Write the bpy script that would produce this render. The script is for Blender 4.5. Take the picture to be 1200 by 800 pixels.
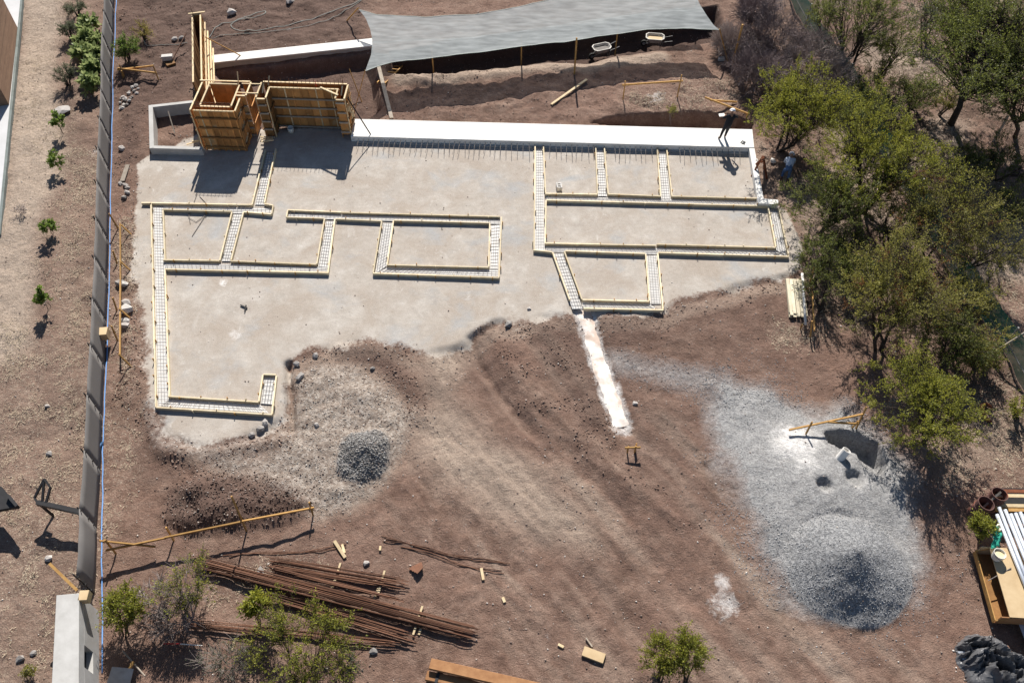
import bpy, bmesh, math, random
import numpy as np
from mathutils import Vector, Matrix, Quaternion

for o in list(bpy.data.objects):
    bpy.data.objects.remove(o, do_unlink=True)
scene = bpy.context.scene
R = math.radians
COL = scene.collection

# ------------------------------------------------------------------ camera
CAM_H, PITCH, FOC = 29.0, R(52.5), 1000.0       # drone height, downward pitch, focal length in photo pixels (1200 wide)
cam_d = bpy.data.cameras.new('camera')
cam_d.sensor_width = 36.0
cam_d.lens = 36.0 * FOC / 1200.0
cam_d.clip_start = 0.5
cam_d.clip_end = 6000.0
cam = bpy.data.objects.new('camera', cam_d)
COL.objects.link(cam)
cam.location = (0, 0, CAM_H)
cam.rotation_euler = (R(90) - PITCH, 0, 0)
scene.camera = cam

# ------------------------------------------------------------------ sky and sun
SUN_EL = R(38.0)
SUN_AZ = R(-1.0)                                 # from +Y, towards +X
world = bpy.data.worlds.new('World')
scene.world = world
world.use_nodes = True
wn = world.node_tree.nodes
wl = world.node_tree.links
for n in list(wn):
    wn.remove(n)
sky = wn.new('ShaderNodeTexSky')
sky.sky_type = 'NISHITA'
sky.sun_disc = False
sky.sun_elevation = SUN_EL
sky.sun_rotation = SUN_AZ
sky.altitude = 600
sky.air_density = 1.0
sky.dust_density = 0.6
sky.ozone_density = 1.5
bg = wn.new('ShaderNodeBackground')
bg.inputs['Strength'].default_value = 0.052
wo = wn.new('ShaderNodeOutputWorld')
wl.new(sky.outputs[0], bg.inputs[0])
wl.new(bg.outputs[0], wo.inputs[0])

sun_d = bpy.data.lights.new('sun', 'SUN')
sun_d.energy = 5.0
sun_d.angle = R(0.53)
sun_d.color = (1.0, 0.95, 0.88)
sun = bpy.data.objects.new('sun', sun_d)
COL.objects.link(sun)
sv = Vector((math.sin(SUN_AZ) * math.cos(SUN_EL), math.cos(SUN_AZ) * math.cos(SUN_EL), math.sin(SUN_EL)))
sun.rotation_euler = sv.to_track_quat('Z', 'Y').to_euler()
sun.location = (0, 60, 60)

scene.view_settings.view_transform = 'Standard'
scene.view_settings.look = 'None'
scene.view_settings.exposure = 0.65
scene.view_settings.gamma = 1.0
scene.view_settings.use_curve_mapping = False
scene.render.engine = 'CYCLES'
scene.cycles.transparent_max_bounces = 24
scene.cycles.max_bounces = 5

# ------------------------------------------------------------------ survey helpers
cp, sp = math.cos(PITCH), math.sin(PITCH)


def G(px, py, z=0.0):
    """ground point (at height z) surveyed from the aerial photograph"""
    x = (px - 600.0) / FOC
    y = -(py - 400.0) / FOC
    d = (x, cp + y * sp, -sp + y * cp)
    t = (z - CAM_H) / d[2]
    return Vector((t * d[0], t * d[1], z))


def HT(base, top, z0=0.0):
    """height of an upright thing from its surveyed foot and tip"""
    b = G(base[0], base[1], z0)
    x = (top[0] - 600.0) / FOC
    y = -(top[1] - 400.0) / FOC
    d = (x, cp + y * sp, -sp + y * cp)
    t = b.y / d[1]
    return CAM_H + t * d[2] - z0


rng = np.random.RandomState(7)
_lat = np.random.RandomState(3).rand(256, 256)


def vnoise(x, y, s=1.0, o=0):
    x = np.asarray(x, float) / s + o * 17.31 + 500.0
    y = np.asarray(y, float) / s + o * 7.77 + 500.0
    xi = np.floor(x).astype(int)
    yi = np.floor(y).astype(int)
    fx = x - xi
    fy = y - yi
    fx = fx * fx * (3 - 2 * fx)
    fy = fy * fy * (3 - 2 * fy)
    a = _lat[xi % 256, yi % 256]
    b = _lat[(xi + 1) % 256, yi % 256]
    c = _lat[xi % 256, (yi + 1) % 256]
    d = _lat[(xi + 1) % 256, (yi + 1) % 256]
    return (a * (1 - fx) + b * fx) * (1 - fy) + (c * (1 - fx) + d * fx) * fy - 0.5


def fbm(x, y, s, n=4, o=0):
    r = 0
    a = 1.0
    for k in range(n):
        r = r + a * vnoise(x, y, s, o + k * 3)
        s *= 0.5
        a *= 0.5
    return r


def sdist(poly, x, y):
    """signed distance to a polygon, positive inside"""
    x = np.asarray(x, float)
    y = np.asarray(y, float)
    d = np.full(x.shape, 1e9)
    ins = np.zeros(x.shape, bool)
    n = len(poly)
    for i in range(n):
        ax, ay = poly[i][0], poly[i][1]
        bx_, by_ = poly[(i + 1) % n][0], poly[(i + 1) % n][1]
        ex, ey = bx_ - ax, by_ - ay
        L = ex * ex + ey * ey + 1e-12
        t = np.clip(((x - ax) * ex + (y - ay) * ey) / L, 0, 1)
        dd = np.hypot(x - ax - t * ex, y - ay - t * ey)
        d = np.minimum(d, dd)
        c = ((ay > y) != (by_ > y)) & (x < (bx_ - ax) * (y - ay) / ((by_ - ay) if by_ != ay else 1e-12) + ax)
        ins ^= c
    return np.where(ins, d, -d)


def ldist(pl, x, y):
    d = np.full(np.shape(x), 1e9)
    for i in range(len(pl) - 1):
        ax, ay = pl[i][0], pl[i][1]
        ex, ey = pl[i + 1][0] - ax, pl[i + 1][1] - ay
        t = np.clip(((x - ax) * ex + (y - ay) * ey) / (ex * ex + ey * ey + 1e-12), 0, 1)
        d = np.minimum(d, np.hypot(x - ax - t * ex, y - ay - t * ey))
    return d


def sm(e0, e1, v):
    t = np.clip((v - e0) / (e1 - e0), 0, 1)
    return t * t * (3 - 2 * t)


def PG(pts):
    return [(G(a, b).x, G(a, b).y) for a, b in pts]


# ------------------------------------------------------------------ terrain description
PAD = PG([(172, 183), (230, 150), (300, 150), (413, 150), (600, 160), (880, 172), (892, 238), (912, 240), (930, 255), (945, 300), (935, 322),
          (880, 330), (840, 345), (800, 352), (772, 368), (690, 370), (640, 370), (606, 380), (575, 377), (556, 390), (548, 402),
          (520, 412), (490, 417), (465, 405), (440, 400), (410, 400), (380, 408), (350, 418), (337, 427), (335, 470), (330, 490),
          (300, 507), (270, 519), (235, 523), (205, 516), (190, 503), (180, 480), (170, 440), (163, 380), (157, 320), (157, 260),
          (160, 215), (158, 195)])
GRAV = PG([(842, 445), (890, 448), (930, 475), (990, 485), (1040, 520), (1058, 560), (1062, 620), (1078, 660), (1050, 695),
           (1010, 708), (965, 708), (932, 694), (905, 662), (880, 600), (858, 555), (846, 500)])
STREAK = PG([(715, 418), (760, 425), (850, 440), (870, 460), (800, 448), (725, 432)])
RUB = PG([(345, 440), (375, 425), (420, 432), (455, 452), (490, 485), (478, 515), (450, 560), (405, 598), (375, 606), (335, 580), (290, 560), (240, 548), (250, 535), (320, 528), (340, 500)])
RAMP = PG([(490, 410), (540, 405), (545, 425), (530, 460), (580, 520), (680, 590), (700, 640), (620, 625), (540, 570), (490, 540), (480, 500), (510, 470), (495, 430)])
MOUND = PG([(195, 570), (240, 550), (300, 555), (340, 560), (368, 590), (350, 605), (285, 622), (215, 625), (192, 605)])
CUT = PG([(455, 60), (640, 30), (845, 0), (855, 45), (800, 50), (735, 63), (690, 73), (640, 74), (560, 84), (520, 92), (475, 92), (452, 84)])
BACKT = PG([(690, 141), (725, 135), (775, 131), (815, 129), (860, 132), (885, 140), (885, 155), (690, 145)])
LOWT = PG([(252, 85), (340, 74), (435, 60), (442, 62), (445, 75), (350, 84), (300, 92), (262, 110)])
LOWT2 = PG([(252, 84), (440, 62), (447, 128), (420, 145), (305, 150), (262, 112)])
_a, _b = G(560, 425), G(900, 800)
TD = ((_b.x - _a.x) / math.hypot(_b.x - _a.x, _b.y - _a.y), (_b.y - _a.y) / math.hypot(_b.x - _a.x, _b.y - _a.y))
YARD = PG([(480, 420), (560, 400), (640, 380), (720, 480), (850, 440), (860, 560), (930, 720), (1100, 740), (1130, 830), (560, 830), (560, 720), (450, 620), (420, 600), (480, 520)])
STRIPW = [G(684, 362), G(703, 425), G(729, 497)]
LEFTF = PG([(-200, -60), (132, -60), (131, 0), (116, 400), (114, 900), (-400, 900)])
PATHL = PG([(30, -10), (72, -10), (60, 90), (70, 200), (40, 270), (30, 400), (0, 420), (-60, 400), (5, 230)])
BACKD = PG([(132, -40), (430, -40), (430, 50), (250, 70), (215, 120), (175, 130), (160, 190), (140, 190)])
BACKM = PG([(440, 90), (860, 70), (870, 130), (700, 140), (450, 140)])
STRAWS = [PG(q) for q in (
    [(70, 170), (112, 180), (100, 380), (96, 520), (60, 500), (70, 380), (60, 260)],
    [(0, 380), (50, 380), (60, 520), (40, 700), (0, 720)],
    [(40, 560), (92, 540), (90, 640), (20, 700), (0, 660)],
    [(140, 255), (160, 260), (165, 400), (150, 450), (130, 380)],
    [(795, 85), (862, 95), (858, 125), (810, 125)],
    [(735, 112), (800, 108), (800, 126), (735, 126)],
    [(1110, 470), (1200, 440), (1200, 560), (1110, 570)],
    [(985, 335), (1015, 340), (1015, 380), (985, 375)],
    [(915, 380), (960, 385), (950, 400), (910, 400)],
    [(1060, 0), (1200, 0), (1200, 100), (1060, 110)],
    [(1140, 300), (1200, 300), (1200, 370), (1160, 345)],
    [(330, 655), (370, 655), (300, 665), (240, 700), (290, 690)],
    [(150, 450), (160, 450), (155, 540), (120, 640), (120, 500)])]
TREEF = PG([(868, 20), (930, -40), (1300, -40), (1300, 460), (1130, 560), (1040, 500), (985, 420), (950, 380), (945, 300), (925, 245), (905, 230), (900, 150), (865, 110)])
WHITES = [(G(933, 520), 1.4, 1.0), (G(940, 545), .8, .8), (G(850, 705), .9, .75), (G(846, 680), .5, .8), (G(770, 115), .9, .75), (G(262, 332), .35, .8), (G(276, 390), .55, .6), (G(467, 338), .35, .5),
          (G(549, 347), .4, .6), (G(710, 252), .35, .5), (G(637, 745), .45, .4), (G(110, 175), .6, .6), (G(55, 350), 1.0, .35), (G(20, 190), 1.2, .3), (G(335, 35), 1.0, .35), (G(740, 500), .6, .5)]

PILES = dict(
    stone=dict(c=G(427, 535), r=1.25, h=.42),
    gravel=dict(c=G(993, 662), r=2.45, h=1.38),
    sand=dict(c=G(968, 570), r=3.7, h=.50),
)
HOLES = [(G(963, 572), .40, .28), (G(1001, 563), .42, .25)]
HOLEP = PG([(964, 506), (982, 501), (1008, 506), (1030, 518), (1042, 540), (1038, 562), (1022, 556), (1010, 545), (1004, 533), (994, 530), (984, 527), (970, 520)])


def PL(pts):
    return [(G(a, b).x, G(a, b).y) for a, b in pts]


RUTS = [(PL([(552, 395), (560, 425), (590, 465), (625, 505)]), .20, -.15),
        (PL([(600, 385), (610, 425), (650, 480), (700, 540), (800, 610)]), .45, .12),
        (PL([(625, 380), (645, 440), (690, 510), (730, 560)]), .8, .10),
        (PL([(640, 385), (672, 440), (712, 505)]), .35, .10),
        (PL([(580, 390), (590, 420), (620, 470)]), .35, .14),
        (PL([(337, 425), (338, 455), (342, 500)]), .16, -.30),
        (PL([(400, 408), (445, 412), (480, 450), (492, 490)]), .45, .14),
        (PL([(150, 255), (155, 380), (150, 470)]), .35, .12),
        (PL([(690, 560), (800, 690), (900, 800)]), .4, -.06),
        (PL([(560, 560), (700, 690), (830, 800)]), .4, -.05),
        (PL([(520, 560), (660, 700), (760, 790)]), .5, .04),
        (PL([(190, 530), (260, 530), (330, 515)]), .35, .16),
        (PL([(175, 470), (182, 515), (230, 545)]), .35, .14)]
SPOIL = PL([(470, 94), (520, 96), (560, 88), (640, 79), (690, 80), (735, 70), (775, 66)])
BASIN = PL([(180, 127), (236, 119), (240, 172), (180, 170)])


def cone(x, y, c, r, h, o=0, sx=1.0, sy=1.0, near=0.0, rough=.22):
    d = np.hypot((x - c.x) / sx, (y - c.y) / sy)
    if near:                                   # tipped steeper towards -Y
        k = sm(-.35, 1.0, -(y - c.y) / (d + 1e-6))
        d = d * (1 + near * k)
    d = d + rough * fbm(x, y, 1.4, 3, o)
    t = np.clip(1 - d / r, 0, 1)
    return h * (np.sqrt(t * t + .004) - .063) * 1.06


def terrain(x, y):
    x = np.asarray(x, float)
    y = np.asarray(y, float)
    pad = sm(-.15, .28, sdist(PAD, x, y) + .22 * fbm(x, y, .8, 3, 5))
    z = .22 * fbm(x, y, 7.0, 3, 1) + .09 * fbm(x, y, 1.3, 3, 2) - .10
    z = z + .05 * fbm(x, y, .35, 2, 9)
    bd = np.maximum(sm(-.5, .6, sdist(BACKD, x, y)), sm(-.5, .6, sdist(BACKM, x, y)))
    z = z + bd * (.14 + .15 * fbm(x, y, 1.1, 4, 12) + .07 * fbm(x, y, .4, 3, 13))
    # wheel ruts and dozer ridges running down from the pad
    for k, (pl, w, hh) in enumerate(RUTS):
        d = ldist(pl, x, y) + .12 * fbm(x, y, .7, 2, 30 + k)
        z = z + hh * np.exp(-(d / w) ** 2)
    yd = sm(-.3, 1.2, sdist(YARD, x, y))
    ts = x * TD[0] + y * TD[1]
    tt = -x * TD[1] + y * TD[0] + .6 * fbm(x, y, 6.0, 2, 120)
    z = z + yd * (.07 * fbm(tt, ts / 10.0, .55, 3, 121) + .06 * vnoise(tt, ts / 5.0, .22, 126))
    z = z + sm(-.2, 1.0, sdist(RUB, x, y)) * (.16 + .16 * fbm(x, y, .9, 3, 21))
    z = z * (1 - pad) + pad * (.012 * fbm(x, y, 1.5, 3, 8))
    P = PILES
    z = z + cone(x, y, P['stone']['c'], P['stone']['r'], P['stone']['h'], 40, 1, 1, .0, .60)
    g = cone(x, y, P['gravel']['c'], P['gravel']['r'], P['gravel']['h'], 44, 1.0, 1.0, .0, .16)
    s = cone(x, y, P['sand']['c'], P['sand']['r'], P['sand']['h'], 47, 1.0, .95)
    z = z + np.maximum(g, s)
    for c, r, d in HOLES:
        q = np.hypot(x - c.x, y - c.y) + .2 * fbm(x, y, .6, 3, 55)
        z = z - d * sm(r, r * .45, q)
    z = z - .8 * sm(-.05, .30, sdist(HOLEP, x, y) + .12 * fbm(x, y, .5, 3, 56))
    m = sm(-.35, .9, sdist(MOUND, x, y) + .3 * fbm(x, y, 1.0, 2, 60))
    z = z + m * (.42 + .34 * fbm(x, y, .8, 4, 61))
    z = z - 1.35 * sm(0.0, .55, sdist(CUT, x, y) + .25 * fbm(x, y, 1.2, 3, 70))
    z = z + .16 * np.exp(-((ldist(SPOIL, x, y) - .1) / .40) ** 2) * (1 + .7 * fbm(x, y, .7, 3, 71))
    z = z - 1.0 * sm(0.0, .3, sdist(BACKT, x, y) + .15 * fbm(x, y, .8, 3, 72))
    z = z - .62 * sm(-.1, .45, sdist(LOWT2, x, y) + .2 * fbm(x, y, .8, 3, 73))
    bas = sm(-.05, .1, sdist(BASIN, x, y))
    z = z * (1 - bas) + bas * (-.30 + .12 * fbm(x, y, .5, 3, 77))
    w = ldist([(p.x, p.y) for p in STRIPW], x, y) + .10 * fbm(x, y, .5, 2, 80)
    z = z - .14 * sm(.7, .35, w)
    z = z - .3 * sm(0, 6, sdist(TREEF, x, y)) + .35 * sm(0, 3, sdist(TREEF, x, y)) * fbm(x, y, 2.2, 3, 82)
    return z


terrain_full = terrain
HX0, HX1, HY0, HY1, HD = -38.0, 38.0, 3.0, 57.0, .08
_hx = np.arange(HX0, HX1 + HD, HD)
_hy = np.arange(HY0, HY1 + HD, HD)
_hxx, _hyy = np.meshgrid(_hx, _hy)
HMAP = terrain_full(_hxx.ravel(), _hyy.ravel()).reshape(_hxx.shape)


def terrain(x, y):
    """height looked up in the surveyed height map"""
    u = np.clip((np.asarray(x, float) - HX0) / HD, 0, HMAP.shape[1] - 1.001)
    v = np.clip((np.asarray(y, float) - HY0) / HD, 0, HMAP.shape[0] - 1.001)
    i = u.astype(int)
    j = v.astype(int)
    f = u - i
    g = v - j
    return (HMAP[j, i] * (1 - f) + HMAP[j, i + 1] * f) * (1 - g) + (HMAP[j + 1, i] * (1 - f) + HMAP[j + 1, i + 1] * f) * g


def tz(x, y):
    u = min(max((x - HX0) / HD, 0), HMAP.shape[1] - 1.001)
    v = min(max((y - HY0) / HD, 0), HMAP.shape[0] - 1.001)
    i, j = int(u), int(v)
    f, g = u - i, v - j
    return float((HMAP[j, i] * (1 - f) + HMAP[j, i + 1] * f) * (1 - g) + (HMAP[j + 1, i] * (1 - f) + HMAP[j + 1, i + 1] * f) * g)


def S(px, py, dz=0.0):
    """surveyed point resting on the terrain"""
    z = 0.0
    for _ in range(5):
        p = G(px, py, z)
        z = tz(p.x, p.y)
    p = G(px, py, z)
    p.z = z + dz
    return p


def on(x, y, dz=0.0):
    return Vector((x, y, tz(x, y) + dz))
# ------------------------------------------------------------------ materials
def newmat(name):
    m = bpy.data.materials.new(name)
    m.use_nodes = True
    nt = m.node_tree
    for n in list(nt.nodes):
        nt.nodes.remove(n)
    out = nt.nodes.new('ShaderNodeOutputMaterial')
    b = nt.nodes.new('ShaderNodeBsdfPrincipled')
    nt.links.new(b.outputs[0], out.inputs[0])
    return m, nt, b, out


def N(nt, t, **kw):
    n = nt.nodes.new(t)
    for k, v in kw.items():
        if k in ('x',):
            continue
        if hasattr(n, k):
            setattr(n, k, v)
        else:
            n.inputs[k].default_value = v
    return n


def ramp(nt, fac, stops):
    r = nt.nodes.new('ShaderNodeValToRGB')
    while len(r.color_ramp.elements) < len(stops):
        r.color_ramp.elements.new(.5)
    for e, (p, c) in zip(r.color_ramp.elements, stops):
        e.position = p
        e.color = (c[0], c[1], c[2], 1)
    nt.links.new(fac, r.inputs[0])
    return r.outputs[0]


def mixc(nt, fac, a, b, mode='MIX'):
    m = nt.nodes.new('ShaderNodeMix')
    m.data_type = 'RGBA'
    m.blend_type = mode
    for sock, v in ((m.inputs[0], fac), (m.inputs[6], a), (m.inputs[7], b)):
        if hasattr(v, 'default_value'):
            nt.links.new(v, sock)
        elif isinstance(v, (int, float)):
            sock.default_value = v
        else:
            sock.default_value = (v[0], v[1], v[2], 1)
    return m.outputs[2]


def math2(nt, op, a, b=0.0):
    m = nt.nodes.new('ShaderNodeMath')
    m.operation = op
    for sock, v in ((m.inputs[0], a), (m.inputs[1], b)):
        if hasattr(v, 'default_value'):
            nt.links.new(v, sock)
        else:
            sock.default_value = v
    return m.outputs[0]


def simple(name, c, c2=None, scale=3.0, rough=.85, bump=.0, detail=6, metal=0.0, per_obj=.25, stretch=None, spots=None):
    """colour that drifts between two tones with noise, varies per object, with fine relief"""
    m, nt, b, out = newmat(name)
    c2 = c2 or tuple(v * .65 for v in c)
    tc = N(nt, 'ShaderNodeTexCoord')
    mp = N(nt, 'ShaderNodeMapping')
    nt.links.new(tc.outputs['Object'], mp.inputs[0])
    if stretch:
        mp.inputs['Scale'].default_value = stretch
    oi = N(nt, 'ShaderNodeObjectInfo')
    ad = N(nt, 'ShaderNodeVectorMath', operation='ADD')
    nt.links.new(mp.outputs[0], ad.inputs[0])
    sc = N(nt, 'ShaderNodeVectorMath', operation='SCALE')
    sc.inputs[0].default_value = (13, 7, 5)
    nt.links.new(oi.outputs['Random'], sc.inputs['Scale'])
    nt.links.new(sc.outputs[0], ad.inputs[1])
    no = N(nt, 'ShaderNodeTexNoise')
    no.inputs['Scale'].default_value = scale
    no.inputs['Detail'].default_value = detail
    no.inputs['Roughness'].default_value = .65
    nt.links.new(ad.outputs[0], no.inputs['Vector'])
    col = ramp(nt, no.outputs[0], [(.3, c2), (.7, c)])
    if per_obj:
        v = math2(nt, 'ADD', math2(nt, 'MULTIPLY', oi.outputs['Random'], per_obj * 2), 1 - per_obj)
        cmb = N(nt, 'ShaderNodeCombineColor')
        for i in range(3):
            nt.links.new(v, cmb.inputs[i])
        col = mixc(nt, 1.0, col, cmb.outputs[0], 'MULTIPLY')
    if spots:
        n2 = N(nt, 'ShaderNodeTexNoise')
        n2.inputs['Scale'].default_value = spots[1]
        n2.inputs['Detail'].default_value = 5
        nt.links.new(ad.outputs[0], n2.inputs['Vector'])
        f = ramp(nt, n2.outputs[0], [(spots[2], (0, 0, 0)), (spots[2] + .1, (1, 1, 1))])
        col = mixc(nt, f, col, spots[0])
    nt.links.new(col, b.inputs['Base Color'])
    b.inputs['Roughness'].default_value = rough
    b.inputs['Metallic'].default_value = metal
    if 'Specular IOR Level' in b.inputs:
        b.inputs['Specular IOR Level'].default_value = .3
    if bump:
        n3 = N(nt, 'ShaderNodeTexNoise')
        n3.inputs['Scale'].default_value = scale * 5
        n3.inputs['Detail'].default_value = 4
        nt.links.new(ad.outputs[0], n3.inputs['Vector'])
        bp = N(nt, 'ShaderNodeBump')
        bp.inputs['Strength'].default_value = bump
        bp.inputs['Distance'].default_value = .03
        nt.links.new(n3.outputs[0], bp.inputs['Height'])
        nt.links.new(bp.outputs[0], b.inputs['Normal'])
    return m


M = {}
M['paleboard'] = simple('pale_sawn_board', (.66, .60, .46), (.52, .45, .32), 4, .8, .1)
M['board'] = simple('pale_pine', (.76, .66, .47), (.60, .48, .30), 4, .8, .1)
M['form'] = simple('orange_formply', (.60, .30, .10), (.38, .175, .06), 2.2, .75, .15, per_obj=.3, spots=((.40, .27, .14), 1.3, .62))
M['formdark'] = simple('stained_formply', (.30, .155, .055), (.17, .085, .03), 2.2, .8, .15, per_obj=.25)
M['batten'] = simple('fresh_batten', (.70, .57, .37), (.55, .41, .23), 5, .8, .1)
M['stake'] = simple('yellow_stake', (.54, .32, .11), (.37, .20, .065), 5, .8, .1)
M['greywood'] = simple('weathered_wood', (.42, .37, .31), (.28, .23, .18), 5, .85, .1)
M['beam'] = simple('brown_beam', (.42, .22, .10), (.28, .13, .055), 3, .8, .15)
M['white_conc'] = simple('fresh_white_concrete', (.84, .83, .80), (.66, .64, .60), 1.4, .9, .05, per_obj=.03, spots=((.55, .52, .48), 2.2, .66))
M['conc'] = simple('grey_concrete', (.50, .49, .47), (.38, .37, .35), 1.5, .9, .1, per_obj=.08)
M['lime'] = simple('lime_dust', (.82, .79, .75), (.66, .58, .51), 2.2, .95, .2, per_obj=.02, spots=((.58, .46, .38), 1.3, .54))
M['bed'] = simple('blinding_concrete', (.74, .73, .71), (.58, .56, .53), 3.0, .9, .1, per_obj=.05)
M['rebar'] = simple('rusty_rebar', (.20, .095, .055), (.11, .05, .03), 6, .8, .1, per_obj=.4)
M['mesh'] = simple('mesh_steel', (.20, .18, .165), (.12, .10, .09), 8, .7, 0, per_obj=.1)
M['rust'] = simple('red_rust', (.30, .10, .04), (.16, .05, .025), 5, .8, .2)
M['drum'] = simple('drum_paint', (.17, .085, .07), (.09, .05, .045), 3, .7, .15, per_obj=.1, spots=((.28, .09, .05), 4, .6))
M['blacksteel'] = simple('black_steel', (.035, .033, .035), (.02, .02, .02), 4, .5, 0, per_obj=.1)
M['zinc'] = simple('zinc_sheet', (.62, .66, .72), (.48, .52, .58), 2, .45, 0, metal=.35, per_obj=.1)
M['pvc'] = simple('white_pvc', (.80, .78, .74), (.70, .67, .62), 3, .5, 0, per_obj=.03)
M['bluerope'] = simple('blue_rope', (.20, .40, .75), (.14, .30, .62), 8, .8, 0, per_obj=0)
M['hose'] = simple('pale_hose', (.40, .43, .40), (.26, .31, .28), 3, .6, 0, per_obj=0)
M['tarp'] = simple('black_plastic', (.15, .15, .155), (.07, .07, .075), 2.2, .28, .25, per_obj=0)
M['dirtytray'] = simple('dusty_tray', (.62, .60, .56), (.45, .42, .38), 4, .6, 0, per_obj=.05)
M['wetmix'] = simple('wet_mortar', (.16, .14, .13), (.10, .09, .08), 5, .7, .2, per_obj=.05)
M['rubber'] = simple('black_rubber', (.03, .03, .03), (.02, .02, .02), 5, .8, 0)
M['clad'] = simple('timber_cladding', (.30, .19, .125), (.21, .125, .08), 1.5, .75, .1, stretch=(1, 1, 8), per_obj=.12)
M['paving'] = simple('pale_paving', (.60, .60, .61), (.50, .50, .50), .8, .85, .05, per_obj=0)
M['kerb'] = simple('green_grey_kerb', (.20, .23, .22), (.13, .15, .14), 1.5, .8, .05, per_obj=0)
M['roofing'] = simple('dark_roofing', (.07, .065, .065), (.045, .04, .04), 2, .6, 0)
M['green_cloth'] = simple('green_cloth', (.03, .36, .26), (.02, .24, .18), 4, .8, .3, per_obj=0)
M['white_plastic'] = simple('white_plastic', (.80, .78, .72), (.68, .65, .58), 3, .5, 0, per_obj=0)
M['cream'] = simple('cream_plastic', (.72, .62, .40), (.60, .50, .30), 4, .6, 0, per_obj=0)
M['ply'] = simple('pale_plywood', (.62, .47, .28), (.50, .36, .20), 2.0, .7, .05, per_obj=.05)
M['stone'] = simple('field_stone', (.46, .43, .40), (.28, .25, .23), 4, .9, .3, per_obj=.35)
M['block'] = simple('pale_block', (.66, .64, .60), (.52, .49, .45), 4, .9, .2, per_obj=.05)
M['bark'] = simple('dark_bark', (.085, .065, .052), (.045, .035, .03), 6, .95, .3, per_obj=.2)
M['deadtwig'] = simple('grey_twig', (.42, .36, .33), (.25, .20, .185), 6, .95, 0, per_obj=.2)
M['darktwig'] = simple('purple_twig', (.28, .225, .22), (.16, .125, .125), 6, .95, 0, per_obj=.2)
M['straw'] = simple('dry_straw', (.55, .46, .34), (.36, .28, .20), 2, .95, 0, per_obj=0)
M['steelpole'] = simple('steel_pole', (.40, .40, .40), (.28, .27, .26), 4, .6, 0, metal=.2)
M['denim'] = simple('blue_denim', (.07, .13, .26), (.045, .085, .18), 20, .9, .1)
M['darkcloth'] = simple('dark_workwear', (.028, .028, .036), (.018, .018, .022), 15, .9, .1)
M['shirt'] = simple('white_blue_shirt', (.45, .50, .60), (.32, .38, .48), 12, .9, .1)
M['skin'] = simple('skin', (.38, .21, .14), (.30, .16, .10), 10, .6, 0, per_obj=.05)
M['hair'] = simple('dark_hair', (.02, .015, .012), (.012, .01, .008), 30, .7, 0)
M['boot'] = simple('brown_boot', (.10, .06, .04), (.06, .035, .025), 15, .7, 0)
M['helmet'] = simple('white_helmet', (.80, .81, .84), (.74, .75, .80), 4, .3, 0, per_obj=0)
M['redplastic'] = simple('red_plastic', (.60, .05, .04), (.45, .03, .03), 4, .5, 0)
M['blueplastic'] = simple('blue_plastic', (.05, .14, .30), (.03, .09, .2), 4, .5, 0)
M['greyplastic'] = simple('grey_fence_cloth', (.19, .178, .17), (.145, .136, .13), .4, .85, .1, per_obj=.04, stretch=(1, 1, .2))


def net(name, c, c2, transp, scale=1.2, stretch=None):
    m, nt, b, out = newmat(name)
    tc = N(nt, 'ShaderNodeTexCoord')
    mp = N(nt, 'ShaderNodeMapping')
    nt.links.new(tc.outputs['Object'], mp.inputs[0])
    if stretch:
        mp.inputs['Scale'].default_value = stretch
    no = N(nt, 'ShaderNodeTexNoise')
    no.inputs['Scale'].default_value = scale
    no.inputs['Detail'].default_value = 5
    nt.links.new(mp.outputs[0], no.inputs['Vector'])
    col = ramp(nt, no.outputs[0], [(.32, c2), (.68, c)])
    nt.links.new(col, b.inputs['Base Color'])
    b.inputs['Roughness'].default_value = .75
    tr = N(nt, 'ShaderNodeBsdfTransparent')
    tl = N(nt, 'ShaderNodeBsdfTranslucent')
    nt.links.new(col, tl.inputs[0])
    m1 = N(nt, 'ShaderNodeMixShader')
    m1.inputs[0].default_value = .10
    nt.links.new(b.outputs[0], m1.inputs[1])
    nt.links.new(tl.outputs[0], m1.inputs[2])
    m2 = N(nt, 'ShaderNodeMixShader')
    m2.inputs[0].default_value = transp
    nt.links.new(m1.outputs[0], m2.inputs[1])
    nt.links.new(tr.outputs[0], m2.inputs[2])
    nt.links.new(m2.outputs[0], out.inputs[0])
    return m


M['sail'] = net('grey_shade_net', (.30, .325, .33), (.155, .175, .18), .2, 3.0, (.35, 1.3, 1))
M['greennet'] = net('green_shade_net', (.05, .26, .19), (.03, .18, .13), .22, .8)


def leafmat(name, dark, mid, light):
    m, nt, b, out = newmat(name)
    at = N(nt, 'ShaderNodeAttribute', attribute_name='tone')
    oi = N(nt, 'ShaderNodeObjectInfo')
    col = ramp(nt, at.outputs['Fac'], [(0.0, dark), (.5, mid), (1.0, light)])
    nt.links.new(col, b.inputs['Base Color'])
    b.inputs['Roughness'].default_value = .6
    tl = N(nt, 'ShaderNodeBsdfTranslucent')
    nt.links.new(mixc(nt, .5, col, light), tl.inputs[0])
    ms = N(nt, 'ShaderNodeMixShader')
    ms.inputs[0].default_value = .45
    nt.links.new(b.outputs[0], ms.inputs[1])
    nt.links.new(tl.outputs[0], ms.inputs[2])
    nt.links.new(ms.outputs[0], out.inputs[0])
    return m


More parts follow.
